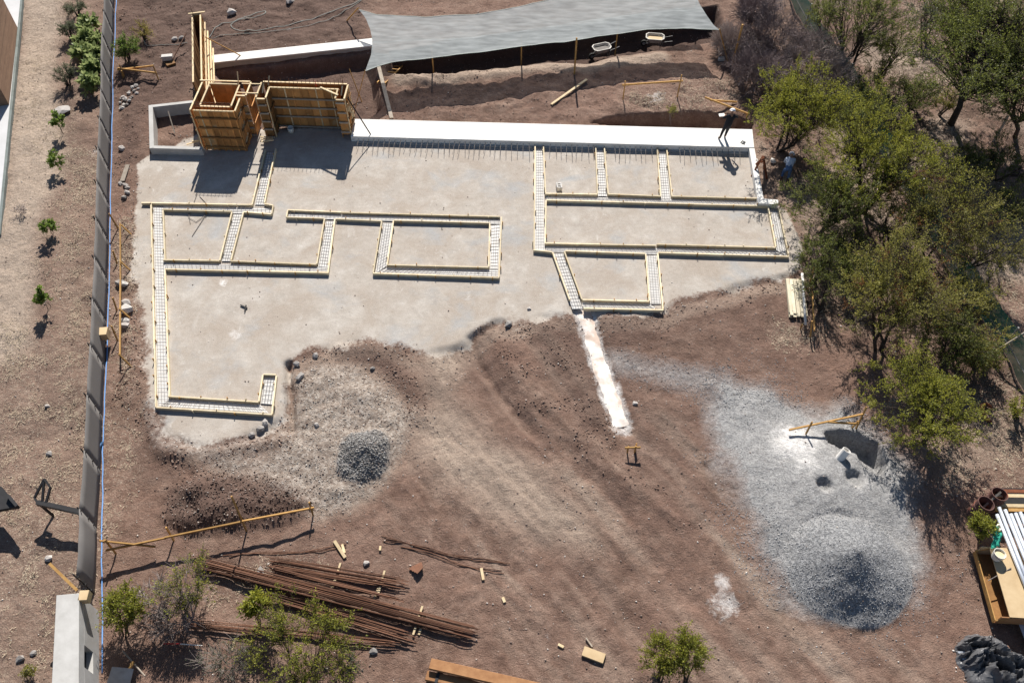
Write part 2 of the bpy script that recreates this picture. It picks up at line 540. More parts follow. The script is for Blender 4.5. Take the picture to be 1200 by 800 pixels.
M['leaf_bright'] = leafmat('bright_leaf', (.065, .088, .014), (.225, .25, .033), (.49, .465, .07))
M['leaf_olive'] = leafmat('olive_leaf', (.09, .095, .02), (.25, .245, .052), (.46, .42, .10))
M['leaf_dark'] = leafmat('dark_leaf', (.045, .06, .016), (.125, .155, .035), (.26, .28, .06))
M['leaf_fresh'] = leafmat('fresh_leaf', (.06, .11, .02), (.14, .22, .04), (.26, .34, .07))
M['leaf_grey'] = leafmat('grey_leaf', (.06, .08, .05), (.13, .15, .09), (.22, .23, .14))
M['leaf_broad'] = leafmat('broad_leaf', (.05, .12, .03), (.16, .24, .07), (.45, .48, .22))
M['leaf_rust'] = leafmat('rust_leaf', (.10, .04, .015), (.20, .085, .03), (.30, .15, .05))
M['leaf_yellow'] = leafmat('yellow_leaf', (.20, .15, .03), (.34, .27, .06), (.45, .38, .10))


def ground_material():
    m, nt, b, out = newmat('site_ground')
    tc = N(nt, 'ShaderNodeTexCoord')
    pos = tc.outputs['Object']
    A = N(nt, 'ShaderNodeAttribute', attribute_name='ma')
    B = N(nt, 'ShaderNodeAttribute', attribute_name='mb')
    sa = N(nt, 'ShaderNodeSeparateColor')
    nt.links.new(A.outputs['Color'], sa.inputs[0])
    sb = N(nt, 'ShaderNodeSeparateColor')
    nt.links.new(B.outputs['Color'], sb.inputs[0])
    pad, grav, straw, white = sa.outputs[0], sa.outputs[1], sa.outputs[2], A.outputs['Alpha']
    tan, dark, rub, litter = sb.outputs[0], sb.outputs[1], sb.outputs[2], B.outputs['Alpha']

    def noise(scale, detail=6, rough=.6, dist=0.0, vec=pos, stretch=None):
        n = N(nt, 'ShaderNodeTexNoise')
        n.inputs['Scale'].default_value = scale
        n.inputs['Detail'].default_value = detail
        n.inputs['Roughness'].default_value = rough
        n.inputs['Distortion'].default_value = dist
        if stretch:
            mp = N(nt, 'ShaderNodeMapping')
            mp.inputs['Scale'].default_value = stretch
            mp.inputs['Rotation'].default_value = (0, 0, stretch[2])
            nt.links.new(vec, mp.inputs[0])
            nt.links.new(mp.outputs[0], n.inputs['Vector'])
        else:
            nt.links.new(vec, n.inputs['Vector'])
        return n.outputs[0]
    n_big = noise(.22, 5)
    n_mid = noise(1.1, 8, .65)
    n_fine = noise(6.0, 6, .7)
    n_grit = noise(28.0, 4, .7)
    # soil
    soil = ramp(nt, n_mid, [(.28, (.118, .071, .053)), (.5, (.215, .139, .106)), (.75, (.33, .233, .182))])
    trk = noise(2.4, 7, .7, .2, stretch=(1, 1.4, .3))
    soil = mixc(nt, ramp(nt, trk, [(.50, (0, 0, 0)), (.72, (.55, .55, .55))]), soil, mixc(nt, n_fine, (.26, .18, .142), (.37, .28, .226)))
    redd = ramp(nt, n_big, [(.4, (0, 0, 0)), (.62, (.6, .6, .6))])
    soil = mixc(nt, redd, soil, (.235, .146, .112))
    soil = mixc(nt, tan, soil, mixc(nt, n_fine, (.34, .26, .205), (.50, .41, .33)))
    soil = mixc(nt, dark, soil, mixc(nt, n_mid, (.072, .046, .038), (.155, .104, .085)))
    # pad
    padc = ramp(nt, n_mid, [(.22, (.33, .29, .25)), (.5, (.43, .39, .345)), (.8, (.55, .515, .47))])
    blot = ramp(nt, noise(.55, 6, .6, .6), [(.40, (0, 0, 0)), (.64, (.9, .9, .9))])
    padc = mixc(nt, blot, padc, (.365, .312, .262))
    blot2 = ramp(nt, noise(.38, 5, .6, .4, stretch=(1, 1.3, .4)), [(.54, (0, 0, 0)), (.70, (.8, .8, .8))])
    padc = mixc(nt, blot2, padc, (.345, .35, .352))
    blot3 = ramp(nt, noise(1.7, 6, .7, 1.2), [(.60, (0, 0, 0)), (.74, (.7, .7, .7))])
    padc = mixc(nt, blot3, padc, (.56, .53, .49))
    # soft, broken edge between pad and soil
    e = math2(nt, 'ADD', pad, math2(nt, 'MULTIPLY', math2(nt, 'SUBTRACT', n_fine, .5), .9))
    ef = ramp(nt, e, [(.35, (0, 0, 0)), (.62, (1, 1, 1))])
    col = mixc(nt, ef, soil, padc)
    # grey gravel and sand
    gv = N(nt, 'ShaderNodeTexVoronoi')
    gv.inputs['Scale'].default_value = 16.0
    nt.links.new(pos, gv.inputs['Vector'])
    gcol = mixc(nt, .55, ramp(nt, n_mid, [(.3, (.33, .322, .315)), (.7, (.45, .44, .43))]),
                ramp(nt, gv.outputs['Color'], [(.1, (.19, .19, .193)), (.9, (.44, .438, .438))]))
    ge = math2(nt, 'ADD', grav, math2(nt, 'MULTIPLY', math2(nt, 'SUBTRACT', n_fine, .5), .55))
    gf = ramp(nt, ge, [(.12, (0, 0, 0)), (.8, (1, 1, 1))])
    col = mixc(nt, gf, col, gcol)
    Cc = N(nt, 'ShaderNodeAttribute', attribute_name='mc')
    sc_ = N(nt, 'ShaderNodeSeparateColor')
    nt.links.new(Cc.outputs['Color'], sc_.inputs[0])
    col = mixc(nt, sc_.outputs[0], col, ramp(nt, gv.outputs['Color'], [(.1, (.12, .114, .11)), (.9, (.32, .305, .295))]))
    col = mixc(nt, sc_.outputs[1], col, ramp(nt, gv.outputs['Color'], [(.1, (.18, .182, .188)), (.9, (.40, .402, .408))]))
    # rubble: pale and dark chips
    rv = N(nt, 'ShaderNodeTexVoronoi')
    rv.inputs['Scale'].default_value = 9.0
    nt.links.new(pos, rv.inputs['Vector'])
    rc = ramp(nt, rv.outputs['Color'], [(.15, (.10, .08, .075)), (.45, (.27, .24, .215)), (.85, (.52, .49, .45))])
    rf = ramp(nt, math2(nt, 'ADD', rub, math2(nt, 'MULTIPLY', math2(nt, 'SUBTRACT', n_fine, .5), .7)), [(.3, (0, 0, 0)), (.95, (.75, .75, .75))])
    col = mixc(nt, rf, col, rc)
    # dry straw lying in every direction
    s1 = noise(7.0, 4, .7, .9, stretch=(3.2, 1.0, .5))
    s2 = noise(7.0, 4, .7, .9, stretch=(1.0, 3.2, .9))
    smx = math2(nt, 'MAXIMUM', s1, s2)
    sf = math2(nt, 'MULTIPLY', ramp(nt, smx, [(.56, (0, 0, 0)), (.68, (.85, .85, .85))]), straw)
    col = mixc(nt, sf, col, mixc(nt, n_fine, (.44, .36, .27), (.66, .58, .47)))
    # leaf litter under the trees
    lf = math2(nt, 'MULTIPLY', ramp(nt, noise(2.2, 7, .7, .8), [(.45, (0, 0, 0)), (.6, (1, 1, 1))]), litter)
    col = mixc(nt, lf, col, mixc(nt, n_fine, (.085, .058, .045), (.17, .12, .09)))
    # lime spills
    wf = ramp(nt, math2(nt, 'ADD', white, math2(nt, 'MULTIPLY', math2(nt, 'SUBTRACT', noise(2.6, 7, .7, .5), .5), 1.5)), [(.45, (0, 0, 0)), (1.0, (1, 1, 1))])
    col = mixc(nt, math2(nt, 'MULTIPLY', wf, ramp(nt, white, [(.02, (0, 0, 0)), (.25, (1, 1, 1))])), col, (.74, .72, .70))
    # grit speckle everywhere
    gr = ramp(nt, n_grit, [(.32, (.62, .60, .58)), (.5, (1, 1, 1)), (.66, (1.38, 1.36, 1.34))])
    gm = math2(nt, 'SUBTRACT', .72, math2(nt, 'MULTIPLY', ef, .30))
    col = mixc(nt, gm, col, gr, 'MULTIPLY')
    fr_ = ramp(nt, n_fine, [(.3, (.80, .78, .76)), (.5, (1, 1, 1)), (.7, (1.18, 1.17, 1.16))])
    col = mixc(nt, gm, col, fr_, 'MULTIPLY')
    pv = N(nt, 'ShaderNodeTexVoronoi')
    pv.inputs['Scale'].default_value = 5.5
    nt.links.new(pos, pv.inputs['Vector'])
    pf = math2(nt, 'MULTIPLY', ramp(nt, pv.outputs['Distance'], [(.06, (1, 1, 1)), (.12, (0, 0, 0))]),
               ramp(nt, pv.outputs['Color'], [(.72, (0, 0, 0)), (.8, (.8, .8, .8))]))
    pf = math2(nt, 'MULTIPLY', pf, math2(nt, 'SUBTRACT', 1.0, math2(nt, 'MULTIPLY', ef, .75)))
    col = mixc(nt, pf, col, (.50, .46, .42))
    nt.links.new(col, b.inputs['Base Color'])
    b.inputs['Roughness'].default_value = .95
    b.inputs['Specular IOR Level'].default_value = .15
    # relief
    rough = math2(nt, 'SUBTRACT', 1.0, math2(nt, 'MULTIPLY', ef, .80))
    hgt = math2(nt, 'ADD', math2(nt, 'MULTIPLY', n_fine, .8), math2(nt, 'MULTIPLY', n_grit, .5))
    hgt = math2(nt, 'ADD', hgt, math2(nt, 'MULTIPLY', noise(3.5, 6, .65), .55))
    bp = N(nt, 'ShaderNodeBump')
    bp.inputs['Distance'].default_value = .16
    nt.links.new(math2(nt, 'MULTIPLY', rough, .75), bp.inputs['Strength'])
    nt.links.new(hgt, bp.inputs['Height'])
    nt.links.new(bp.outputs[0], b.inputs['Normal'])
    return m


M['ground'] = ground_material()


# ------------------------------------------------------------------ mesh builders
class MB:
    def __init__(s):
        s.v = []
        s.f = []
        s.mi = []
        s.cur = 0

    def add(s, vs, fs):
        o = len(s.v)
        s.v += [tuple(p) for p in vs]
        s.f += [tuple(i + o for i in f) for f in fs]
        s.mi += [s.cur] * len(fs)

    def frame(s, c, ax, ay, az, hx, hy, hz):
        c = Vector(c)
        vs = []
        for k in (-1, 1):
            for j in (-1, 1):
                for i in (-1, 1):
                    vs.append(c + ax * (hx * i) + ay * (hy * j) + az * (hz * k))
        s.add(vs, [(0, 2, 3, 1), (4, 5, 7, 6), (0, 1, 5, 4), (2, 6, 7, 3), (0, 4, 6, 2), (1, 3, 7, 5)])

    def box(s, c, size, rz=0.0):
        ax = Vector((math.cos(rz), math.sin(rz), 0))
        ay = Vector((-math.sin(rz), math.cos(rz), 0))
        s.frame(c, ax, ay, Vector((0, 0, 1)), size[0] / 2, size[1] / 2, size[2] / 2)

    def beam(s, p, q, w, h, up=(0, 0, 1)):
        """bar from p to q, w wide across, h along 'up'"""
        p = Vector(p)
        q = Vector(q)
        d = q - p
        L = d.length
        ax = d / L
        up = Vector(up)
        ay = up.cross(ax)
        if ay.length < 1e-4:
            ay = Vector((1, 0, 0)).cross(ax)
            if ay.length < 1e-4:
                ay = Vector((0, 1, 0))
        ay.normalize()
        az = ax.cross(ay)
        s.frame((p + q) / 2, ax, ay, az, L / 2, w / 2, h / 2)

    def tube(s, pts, r, n=6, caps=True, r2=None):
        pts = [Vector(p) for p in pts]
        m = len(pts)
        rings = []
        prev = None
        for i, p in enumerate(pts):
            if i == 0:
                t = pts[1] - p
            elif i == m - 1:
                t = p - pts[i - 1]
            else:
                t = pts[i + 1] - pts[i - 1]
            t.normalize()
            if prev is None:
                a = t.orthogonal().normalized()
            else:
                a = prev - t * prev.dot(t)
                if a.length < 1e-5:
                    a = t.orthogonal()
                a.normalize()
            prev = a
            b = t.cross(a)
            rr = r[i] if isinstance(r, (list, tuple)) else (r if r2 is None else r + (r2 - r) * i / (m - 1))
            rings.append([p + (a * math.cos(2 * math.pi * k / n) + b * math.sin(2 * math.pi * k / n)) * rr for k in range(n)])
        vs = [v for rg in rings for v in rg]
        fs = []
        for i in range(m - 1):
            for k in range(n):
                fs.append((i * n + k, i * n + (k + 1) % n, (i + 1) * n + (k + 1) % n, (i + 1) * n + k))
        if caps:
            fs.append(tuple(range(n - 1, -1, -1)))
            fs.append(tuple((m - 1) * n + k for k in range(n)))
        s.add(vs, fs)

    def prism(s, poly, z0, z1):
        """vertical prism over a counter-clockwise (x, y) outline"""
        a = 0
        for i in range(len(poly)):
            x0, y0 = poly[i][0], poly[i][1]
            x1, y1 = poly[(i + 1) % len(poly)][0], poly[(i + 1) % len(poly)][1]
            a += x0 * y1 - x1 * y0
        poly = [(p[0], p[1]) for p in poly]
        if a < 0:
            poly = poly[::-1]
        n = len(poly)
        vs = [(x, y, z0) for x, y in poly] + [(x, y, z1) for x, y in poly]
        fs = [tuple(range(n - 1, -1, -1)), tuple(range(n, 2 * n))]
        for i in range(n):
            j = (i + 1) % n
            fs.append((i, j, n + j, n + i))
        s.add(vs, fs)

    def ico(s, c, r, seed=0, sq=(1, 1, 1), jag=.25):
        rr = random.Random(seed)
        t = (1 + 5 ** .5) / 2
        base = [(-1, t, 0), (1, t, 0), (-1, -t, 0), (1, -t, 0), (0, -1, t), (0, 1, t), (0, -1, -t), (0, 1, -t), (t, 0, -1), (t, 0, 1), (-t, 0, -1), (-t, 0, 1)]
        fs = [(0, 11, 5), (0, 5, 1), (0, 1, 7), (0, 7, 10), (0, 10, 11), (1, 5, 9), (5, 11, 4), (11, 10, 2), (10, 7, 6), (7, 1, 8), (3, 9, 4), (3, 4, 2), (3, 2, 6), (3, 6, 8), (3, 8, 9), (4, 9, 5), (2, 4, 11), (6, 2, 10), (8, 6, 7), (9, 8, 1)]
        vs = []
        ang = rr.random() * 6.28
        ca, sa_ = math.cos(ang), math.sin(ang)
        for b in base:
            k = r / 1.902 * (1 + jag * (rr.random() * 2 - 1))
            x, y, z = b[0] * k * sq[0], b[1] * k * sq[1], b[2] * k * sq[2]
            vs.append((c[0] + x * ca - y * sa_, c[1] + x * sa_ + y * ca, c[2] + z))
        s.add(vs, fs)

    def build(s, name, mat, parent=None, smooth=False, origin=None, bevel=0):
        me = bpy.data.meshes.new(name)
        off = origin
        if parent is not None and off is None:
            off = parent['_o']
        if off is None:
            xs = np.array(s.v)
            lo, hi = xs.min(0), xs.max(0)
            off = ((lo[0] + hi[0]) / 2, (lo[1] + hi[1]) / 2, lo[2])
        vs = np.array(s.v, float) - np.array(off)
        me.from_pydata(vs.tolist(), [], s.f)
        mats = mat if isinstance(mat, (list, tuple)) else [mat]
        for m_ in mats:
            me.materials.append(M[m_] if isinstance(m_, str) else m_)
        if len(mats) > 1:
            me.polygons.foreach_set('material_index', s.mi)
        if smooth:
            me.polygons.foreach_set('use_smooth', [True] * len(me.polygons))
        me.update()
        o = bpy.data.objects.new(name, me)
        COL.objects.link(o)
        if parent is not None:
            o.parent = parent
        else:
            o.location = off
        o['_o'] = tuple(off)
        if bevel:
            bm_ = o.modifiers.new('bevel', 'BEVEL')
            bm_.width = bevel
            bm_.segments = 1
        return o


def thing(name, label, cat, loc, group=None):
    o = bpy.data.objects.new(name, None)
    o.empty_display_size = .2
    COL.objects.link(o)
    o.location = loc
    o['_o'] = tuple(loc)
    tag(o, label, cat, group)
    return o


def tag(o, label, cat, group=None):
    o['label'] = label
    o['category'] = cat
    if group:
        o['group'] = group
    return o


def struct(o):
    o['kind'] = 'structure'
    return o


def stuff(o):
    o['kind'] = 'stuff'
    return o
# ------------------------------------------------------------------ ground
def fastmesh(name, V, F, mat, parent=None, smooth=False, origin=(0, 0, 0), attrs=None, tone=None):
    me = bpy.data.meshes.new(name)
    V = np.asarray(V, np.float32) - np.asarray(origin, np.float32)
    F = np.asarray(F, np.int32)
    n, k = F.shape
    me.vertices.add(len(V))
    me.vertices.foreach_set('co', V.ravel())
    me.loops.add(n * k)
    me.loops.foreach_set('vertex_index', F.ravel())
    me.polygons.add(n)
    me.polygons.foreach_set('loop_start', np.arange(0, n * k, k, dtype=np.int32))
    me.polygons.foreach_set('loop_total', np.full(n, k, np.int32))
    if smooth:
        me.polygons.foreach_set('use_smooth', np.ones(n, bool))
    me.materials.append(M[mat] if isinstance(mat, str) else mat)
    me.update(calc_edges=True)
    me.validate()
    if attrs:
        for nm, arr in attrs.items():
            a = me.attributes.new(nm, 'FLOAT_COLOR', 'POINT')
            a.data.foreach_set('color', np.asarray(arr, np.float32).ravel())
    if tone is not None:
        a = me.attributes.new('tone', 'FLOAT', 'POINT')
        a.data.foreach_set('value', np.asarray(tone, np.float32).ravel())
    o = bpy.data.objects.new(name, me)
    COL.objects.link(o)
    if parent is not None:
        o.parent = parent
    else:
        o.location = origin
    o['_o'] = tuple(origin)
    return o


ys = np.concatenate([[-1500, -400, -120, -40, -12, 0, 3, 5], np.arange(6.0, 52.0, .09), [53, 55, 60, 75, 120, 300, 900, 3000]])
us = np.concatenate([[-60, -16, -5, -2.2, -1.4, -1.12, -1.04], np.linspace(-1, 1, 640), [1.04, 1.12, 1.4, 2.2, 5, 16, 60]])
half = 19.0 + (np.clip(ys, 6, 52) - 6) * .345
X = us[None, :] * half[:, None]
Y = np.repeat(ys[:, None], len(us), 1)
Xf, Yf = X.ravel(), Y.ravel()
Zf = terrain_full(Xf, Yf)

jit = .30 * fbm(Xf, Yf, 1.1, 4, 90)
pdist = sdist(PAD, Xf, Yf)
m_pad = sm(-.25, .35, pdist + jit)
lowedge = sm(27.5, 25.5, Yf)
m_pad = m_pad * (1 - lowedge) + lowedge * sm(-.8, .8, pdist + 2.2 * jit)
m_grav = np.maximum(sm(-1.3, 1.0, sdist(GRAV, Xf, Yf) + 2.6 * jit), .55 * sm(-1.0, .5, sdist(STREAK, Xf, Yf) + jit))
m_straw = np.zeros_like(Xf)
for q in STRAWS:
    m_straw = np.maximum(m_straw, sm(-.9, .5, sdist(q, Xf, Yf) + 1.6 * jit))
left = sm(-.1, .1, sdist(LEFTF, Xf, Yf))
m_straw = np.maximum(m_straw, left * .5 * sm(-.1, .25, fbm(Xf, Yf, 3.0, 3, 91)))
treef = sm(-.6, 1.2, sdist(TREEF, Xf, Yf) + jit)
m_straw = np.maximum(m_straw, treef * .8 * sm(-.05, .3, fbm(Xf, Yf, 3.5, 3, 92)))
m_white = np.zeros_like(Xf)
for c, r, a in WHITES:
    d = np.hypot(Xf - c.x, Yf - c.y) + .5 * jit
    m_white = np.maximum(m_white, a * sm(r * 1.5, 0, d))
w = ldist([(p.x, p.y) for p in STRIPW], Xf, Yf) + .35 * jit
m_white = np.maximum(m_white, .75 * sm(.80, .30, w) * (Yf < 26.5))
m_tan = np.maximum(sm(-1.0, .6, sdist(PATHL, Xf, Yf) + jit), .85 * sm(-1.0, .9, sdist(RAMP, Xf, Yf) + 1.8 * jit))
m_tan = np.maximum(m_tan, treef * .75 * sm(-.15, .25, fbm(Xf, Yf, 4.0, 3, 95)))
m_tan = np.maximum(m_tan, .16 * left)
# wheel tracks drawn out down the yard
ts_, tt_ = Xf * TD[0] + Yf * TD[1], -Xf * TD[1] + Yf * TD[0]
tt_ = tt_ + .6 * fbm(Xf, Yf, 6.0, 2, 120)
yard = sm(-.6, 1.2, sdist(YARD, Xf, Yf) + jit)
trk = fbm(tt_, ts_ / 9.0, .9, 4, 121)
trk2 = fbm(tt_, ts_ / 5.0, .35, 3, 125)
m_tan = np.maximum(m_tan, yard * (.55 * sm(.0, .6, trk) + .15 * sm(.05, .5, trk2)))
m_tan = np.maximum(m_tan, .45 * sm(.6, .1, np.abs(sdist(PAD, Xf, Yf) + .5)) * (Xf > -13))
m_tan = np.maximum(m_tan, .75 * sm(.8, .2, ldist(SPOIL, Xf, Yf) + .4 * jit))
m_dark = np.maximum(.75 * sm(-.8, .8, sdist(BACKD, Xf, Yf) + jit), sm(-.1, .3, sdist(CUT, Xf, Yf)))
m_dark = np.maximum(m_dark, .75 * sm(-.3, .5, sdist(MOUND, Xf, Yf) + jit))
m_dark = np.maximum(m_dark, yard * (.30 * sm(.05, .6, -trk) + .15 * sm(.1, .5, -trk2)))
m_dark = np.maximum(m_dark, .45 * left * sm(-.05, .35, fbm(Xf, Yf, 2.6, 4, 131)) * (1 - m_tan))
m_dark = np.maximum(m_dark, .7 * sm(-.1, .2, sdist(LOWT2, Xf, Yf)))
for q, a in (([(622, 374), (685, 372), (700, 420), (726, 492), (690, 520), (655, 455), (632, 420)], .55), ([(395, 408), (440, 402), (470, 412), (490, 440), (500, 480), (465, 455), (440, 425)], .6), ([(548, 398), (565, 392), (600, 450), (660, 520), (640, 525), (580, 455)], .5), ([(690, 375), (775, 368), (760, 400), (700, 410)], .5), ([(160, 500), (190, 505), (220, 530), (330, 520), (340, 550), (250, 560), (150, 560)], .35)):
    m_dark = np.maximum(m_dark, a * sm(-.5, .4, sdist(PG(q), Xf, Yf) + 1.2 * jit))
m_dark = np.maximum(m_dark, .28 * sm(-.4, .6, sdist(PG([(700, 375), (940, 335), (985, 470), (850, 445), (880, 600), (760, 640), (730, 500)]), Xf, Yf) + jit))
m_rub = np.maximum(.7 * sm(-.7, .5, sdist(RUB, Xf, Yf) + jit), .12 * sm(-.5, .4, sdist(MOUND, Xf, Yf) + jit))
m_rub = np.maximum(m_rub, .6 * sm(.9, .2, ldist(PL([(180, 470), (190, 515), (250, 530), (330, 510)]), Xf, Yf) + .5 * jit))
m_rub = np.maximum(m_rub, .15 * left * sm(.05, .3, fbm(Xf, Yf, 4.0, 3, 97)))
m_lit = treef * sm(-.25, .1, fbm(Xf, Yf, 3.0, 3, 98))
m_tan = np.maximum(m_tan, .9 * sm(-.7, .6, sdist(RUB, Xf, Yf) + 1.4 * jit))
pst, pgr, psa = PILES['stone'], PILES['gravel'], PILES['sand']
c_st = cone(Xf, Yf, pst['c'], pst['r'], pst['h'], 40, 1, 1, .0, .60)
c_gr = cone(Xf, Yf, pgr['c'], pgr['r'], pgr['h'], 44, 1.0, 1.0, .0, .16)
c_sa = cone(Xf, Yf, psa['c'], psa['r'], psa['h'], 47, 1.0, .95)
m_grav = np.maximum(m_grav, sm(.02, .12, np.maximum(c_gr, c_sa)))
m_grav = np.maximum(m_grav, .5 * sm(.0, .1, c_st))
m_pad = m_pad * (1 - sm(.02, .2, c_st))
c_mo = sdist(MOUND, Xf, Yf) + .3 * fbm(Xf, Yf, 1.0, 2, 60)

MA = np.stack([m_pad, m_grav, m_straw, m_white], 1)
MC = np.stack([sm(.02, .12, c_st), sm(.03, .35, c_gr - .9 * c_sa), 0 * c_gr, 0 * c_gr], 1)
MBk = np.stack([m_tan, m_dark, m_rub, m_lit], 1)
ny, nx = X.shape
idx = np.arange(ny * nx).reshape(ny, nx)
F = np.stack([idx[:-1, :-1], idx[:-1, 1:], idx[1:, 1:], idx[1:, :-1]], -1).reshape(-1, 4)
P3 = np.stack([Xf, Yf, Zf], 1)
cls = np.zeros(len(F), int)
fm = lambda a: a[F].mean(1)
cls[fm(m_pad) > .5] = 1
cls[fm(c_mo) > 0] = 2
cls[fm(c_st) > .05] = 3
cls[(fm(c_sa) > .05) & (fm(c_sa) >= fm(c_gr))] = 4
cls[(fm(c_gr) > .05) & (fm(c_gr) > fm(c_sa))] = 5


def split(k, name, origin):
    f = F[cls == k]
    u, inv = np.unique(f.ravel(), return_inverse=True)
    return fastmesh(name, P3[u], inv.reshape(-1, 4), 'ground', None, True, origin, {'ma': MA[u], 'mb': MBk[u], 'mc': MC[u]})


struct(split(0, 'ground', (0, 0, 0)))
struct(split(1, 'gravel_pad', (0, 0, 0)))
gmo = G(278, 588)
mound = tag(split(2, 'earth_mound', tuple(gmo)), 'low dark brown mound of stony earth behind the long yellow rail', 'mound')
stonep = tag(split(3, 'stone_pile', tuple(pst['c'])), 'small dark grey heap of crushed stone beside the pale rubble', 'gravel pile')
sandp = tag(split(4, 'sand_pile', tuple(psa['c'])), 'spread pale grey sand heap with dug hollows and a standing white pipe', 'sand pile')
gravp = tag(split(5, 'gravel_pile', tuple(pgr['c'])), 'large round cone of blue grey gravel at the foot of the sand', 'gravel pile')

# stones: thousands of chips too small to count, denser on the heaps
OCT = np.array([(1, 0, 0), (-1, 0, 0), (0, 1, 0), (0, -1, 0), (0, 0, 1), (0, 0, -1)], float)
OCF = np.array([(0, 2, 4), (2, 1, 4), (1, 3, 4), (3, 0, 4), (2, 0, 5), (1, 2, 5), (3, 1, 5), (0, 3, 5)])


def chips(name, x, y, smin, smax, mat, parent=None, power=2.2, sink=.25):
    n = len(x)
    z = terrain(x, y)
    s = smin + (smax - smin) * rng.rand(n) ** power
    V = OCT[None] * (s[:, None] * np.array([1, .8, .6])[None])[:, None, :] * (1 + .5 * (rng.rand(n, 6, 1) - .5))
    a = rng.rand(n) * 6.283
    t = (rng.rand(n) - .5) * 1.2
    ca, sa_ = np.cos(a)[:, None], np.sin(a)[:, None]
    ct, st = np.cos(t)[:, None], np.sin(t)[:, None]
    vx, vy, vz = V[..., 0], V[..., 1], V[..., 2]
    vx, vz = vx * ct - vz * st, vx * st + vz * ct
    vx, vy = vx * ca - vy * sa_, vx * sa_ + vy * ca
    V = np.stack([vx + x[:, None], vy + y[:, None], vz + z[:, None] + (s * (.6 - sink))[:, None]], -1).reshape(-1, 3)
    Fq = (OCF[None] + (np.arange(n) * 6)[:, None, None]).reshape(-1, 3)
    org = parent['_o'] if parent is not None else (0, 0, 0)
    return stuff(fastmesh(name, V, Fq, mat, parent, False, org))


def chipmat(name, stops):
    m, nt, b, out = newmat(name)
    g = N(nt, 'ShaderNodeNewGeometry')
    col = ramp(nt, g.outputs['Random Per Island'], stops)
    nt.links.new(col, b.inputs['Base Color'])
    b.inputs['Roughness'].default_value = .9
    b.inputs['Specular IOR Level'].default_value = .2
    return m


M['chip_soil'] = chipmat('soil_chips', [(0, (.14, .10, .085)), (.5, (.28, .215, .18)), (.8, (.48, .42, .37)), (1, (.68, .64, .59))])
M['chip_grey'] = chipmat('gravel_chips', [(0, (.16, .163, .172)), (.6, (.31, .314, .325)), (1, (.50, .505, .515))])
M['chip_dark'] = chipmat('dark_chips', [(0, (.12, .114, .11)), (.7, (.28, .268, .255)), (1, (.46, .445, .43))])
M['chip_mound'] = chipmat('mound_chips', [(0, (.055, .036, .03)), (.7, (.16, .108, .088)), (.93, (.30, .24, .20)), (1, (.48, .43, .38))])
M['chip_rub'] = chipmat('rubble_chips', [(0, (.24, .20, .175)), (.5, (.40, .35, .30)), (1, (.58, .54, .49))])


def pick(mask_fn, n, box):
    xs, yy = [], []
    tot = 0
    while tot < n:
        x = box[0] + (box[1] - box[0]) * rng.rand(n)
        y = box[2] + (box[3] - box[2]) * rng.rand(n)
        k = rng.rand(n) < mask_fn(x, y)
        xs.append(x[k])
        yy.append(y[k])
        tot += int(k.sum())
    return np.concatenate(xs)[:n], np.concatenate(yy)[:n]


gx, gy = pgr['c'].x, pgr['c'].y
x, y = pick(lambda x, y: sm(.02, .25, cone(x, y, pgr['c'], pgr['r'], pgr['h'], 44, 1.0, 1.0, .0, .16)), 9000, (gx - 4, gx + 4, gy - 4, gy + 4))
chips('loose_gravel', x, y, .010, .030, 'chip_grey', gravp, 3.5)
x, y = pick(lambda x, y: sm(.02, .2, cone(x, y, pst['c'], pst['r'], pst['h'], 40, 1, 1, .0, .60)), 2600, (pst['c'].x - 2, pst['c'].x + 2, pst['c'].y - 2, pst['c'].y + 2))
chips('loose_stones', x, y, .015, .055, 'chip_dark', stonep)
x, y = pick(lambda x, y: sm(-.3, .5, sdist(MOUND, x, y)), 3000, (gmo.x - 5, gmo.x + 5, gmo.y - 3, gmo.y + 3))
chips('loose_stones', x, y, .010, .06, 'chip_mound', mound, 4.0)


def soilmask(x, y):
    pd = sm(-.1, .3, sdist(PAD, x, y))
    g = sm(-.6, .5, sdist(GRAV, x, y))
    rb = np.maximum(sm(-.6, .5, sdist(RUB, x, y)), .8 * sm(1.0, .2, np.abs(sdist(PAD, x, y) + .4)))
    base = .10 + .22 * np.clip(fbm(x, y, 2.5, 3, 101) + .3, 0, 1)
    lf = sm(-.1, .3, sdist(LEFTF, x, y))
    return np.clip((base + .02 * lf + .8 * rb) * (1 - .985 * pd) * (1 - .8 * g), 0, 1)


x, y = pick(soilmask, 34000, (-33, 33, 7, 51))
chips('pebbles', x, y, .010, .05, 'chip_soil', None, 4.0)['label'] = 'small pebbles and clods scattered over the brown site soil'
x, y = pick(lambda x, y: sm(-.7, .3, sdist(RUB, x, y)), 5200, (-16, -2, 12, 24))
chips('rubble', x, y, .008, .036, 'chip_rub', None, 3.2)['label'] = 'pale broken rubble spread below the gravel pad'

x, y = pick(lambda x, y: sm(.1, .6, sdist(PAD, x, y)) * (.15 + sm(0, .4, fbm(x, y, 2.0, 3, 150))), 900, (-18, 14, 17, 36))
chips('pad_litter', x, y, .008, .045, 'chip_soil', None, 5.0)['label'] = 'tiny crumbs and stones littering the gravel pad'
# clods thrown up along the ruts, banks and freshly dug soil
def clodmask(x, y):
    r = np.zeros_like(x)
    for pl, w_, hh in RUTS[:8] + RUTS[11:]:
        r = np.maximum(r, sm(.9, .1, ldist(pl, x, y)))
    r = np.maximum(r, .35 * sm(-.3, .5, sdist(BACKD, x, y)))
    r = np.maximum(r, .25 * sm(-.3, .5, sdist(BACKM, x, y)))
    r = np.maximum(r, .7 * sm(.9, .2, np.abs(sdist(PAD, x, y) + .5)) * (y < 29))
    return r * sm(-.15, .3, fbm(x, y, .9, 3, 140)) * (1 - sm(-.1, .2, sdist(PAD, x, y)))


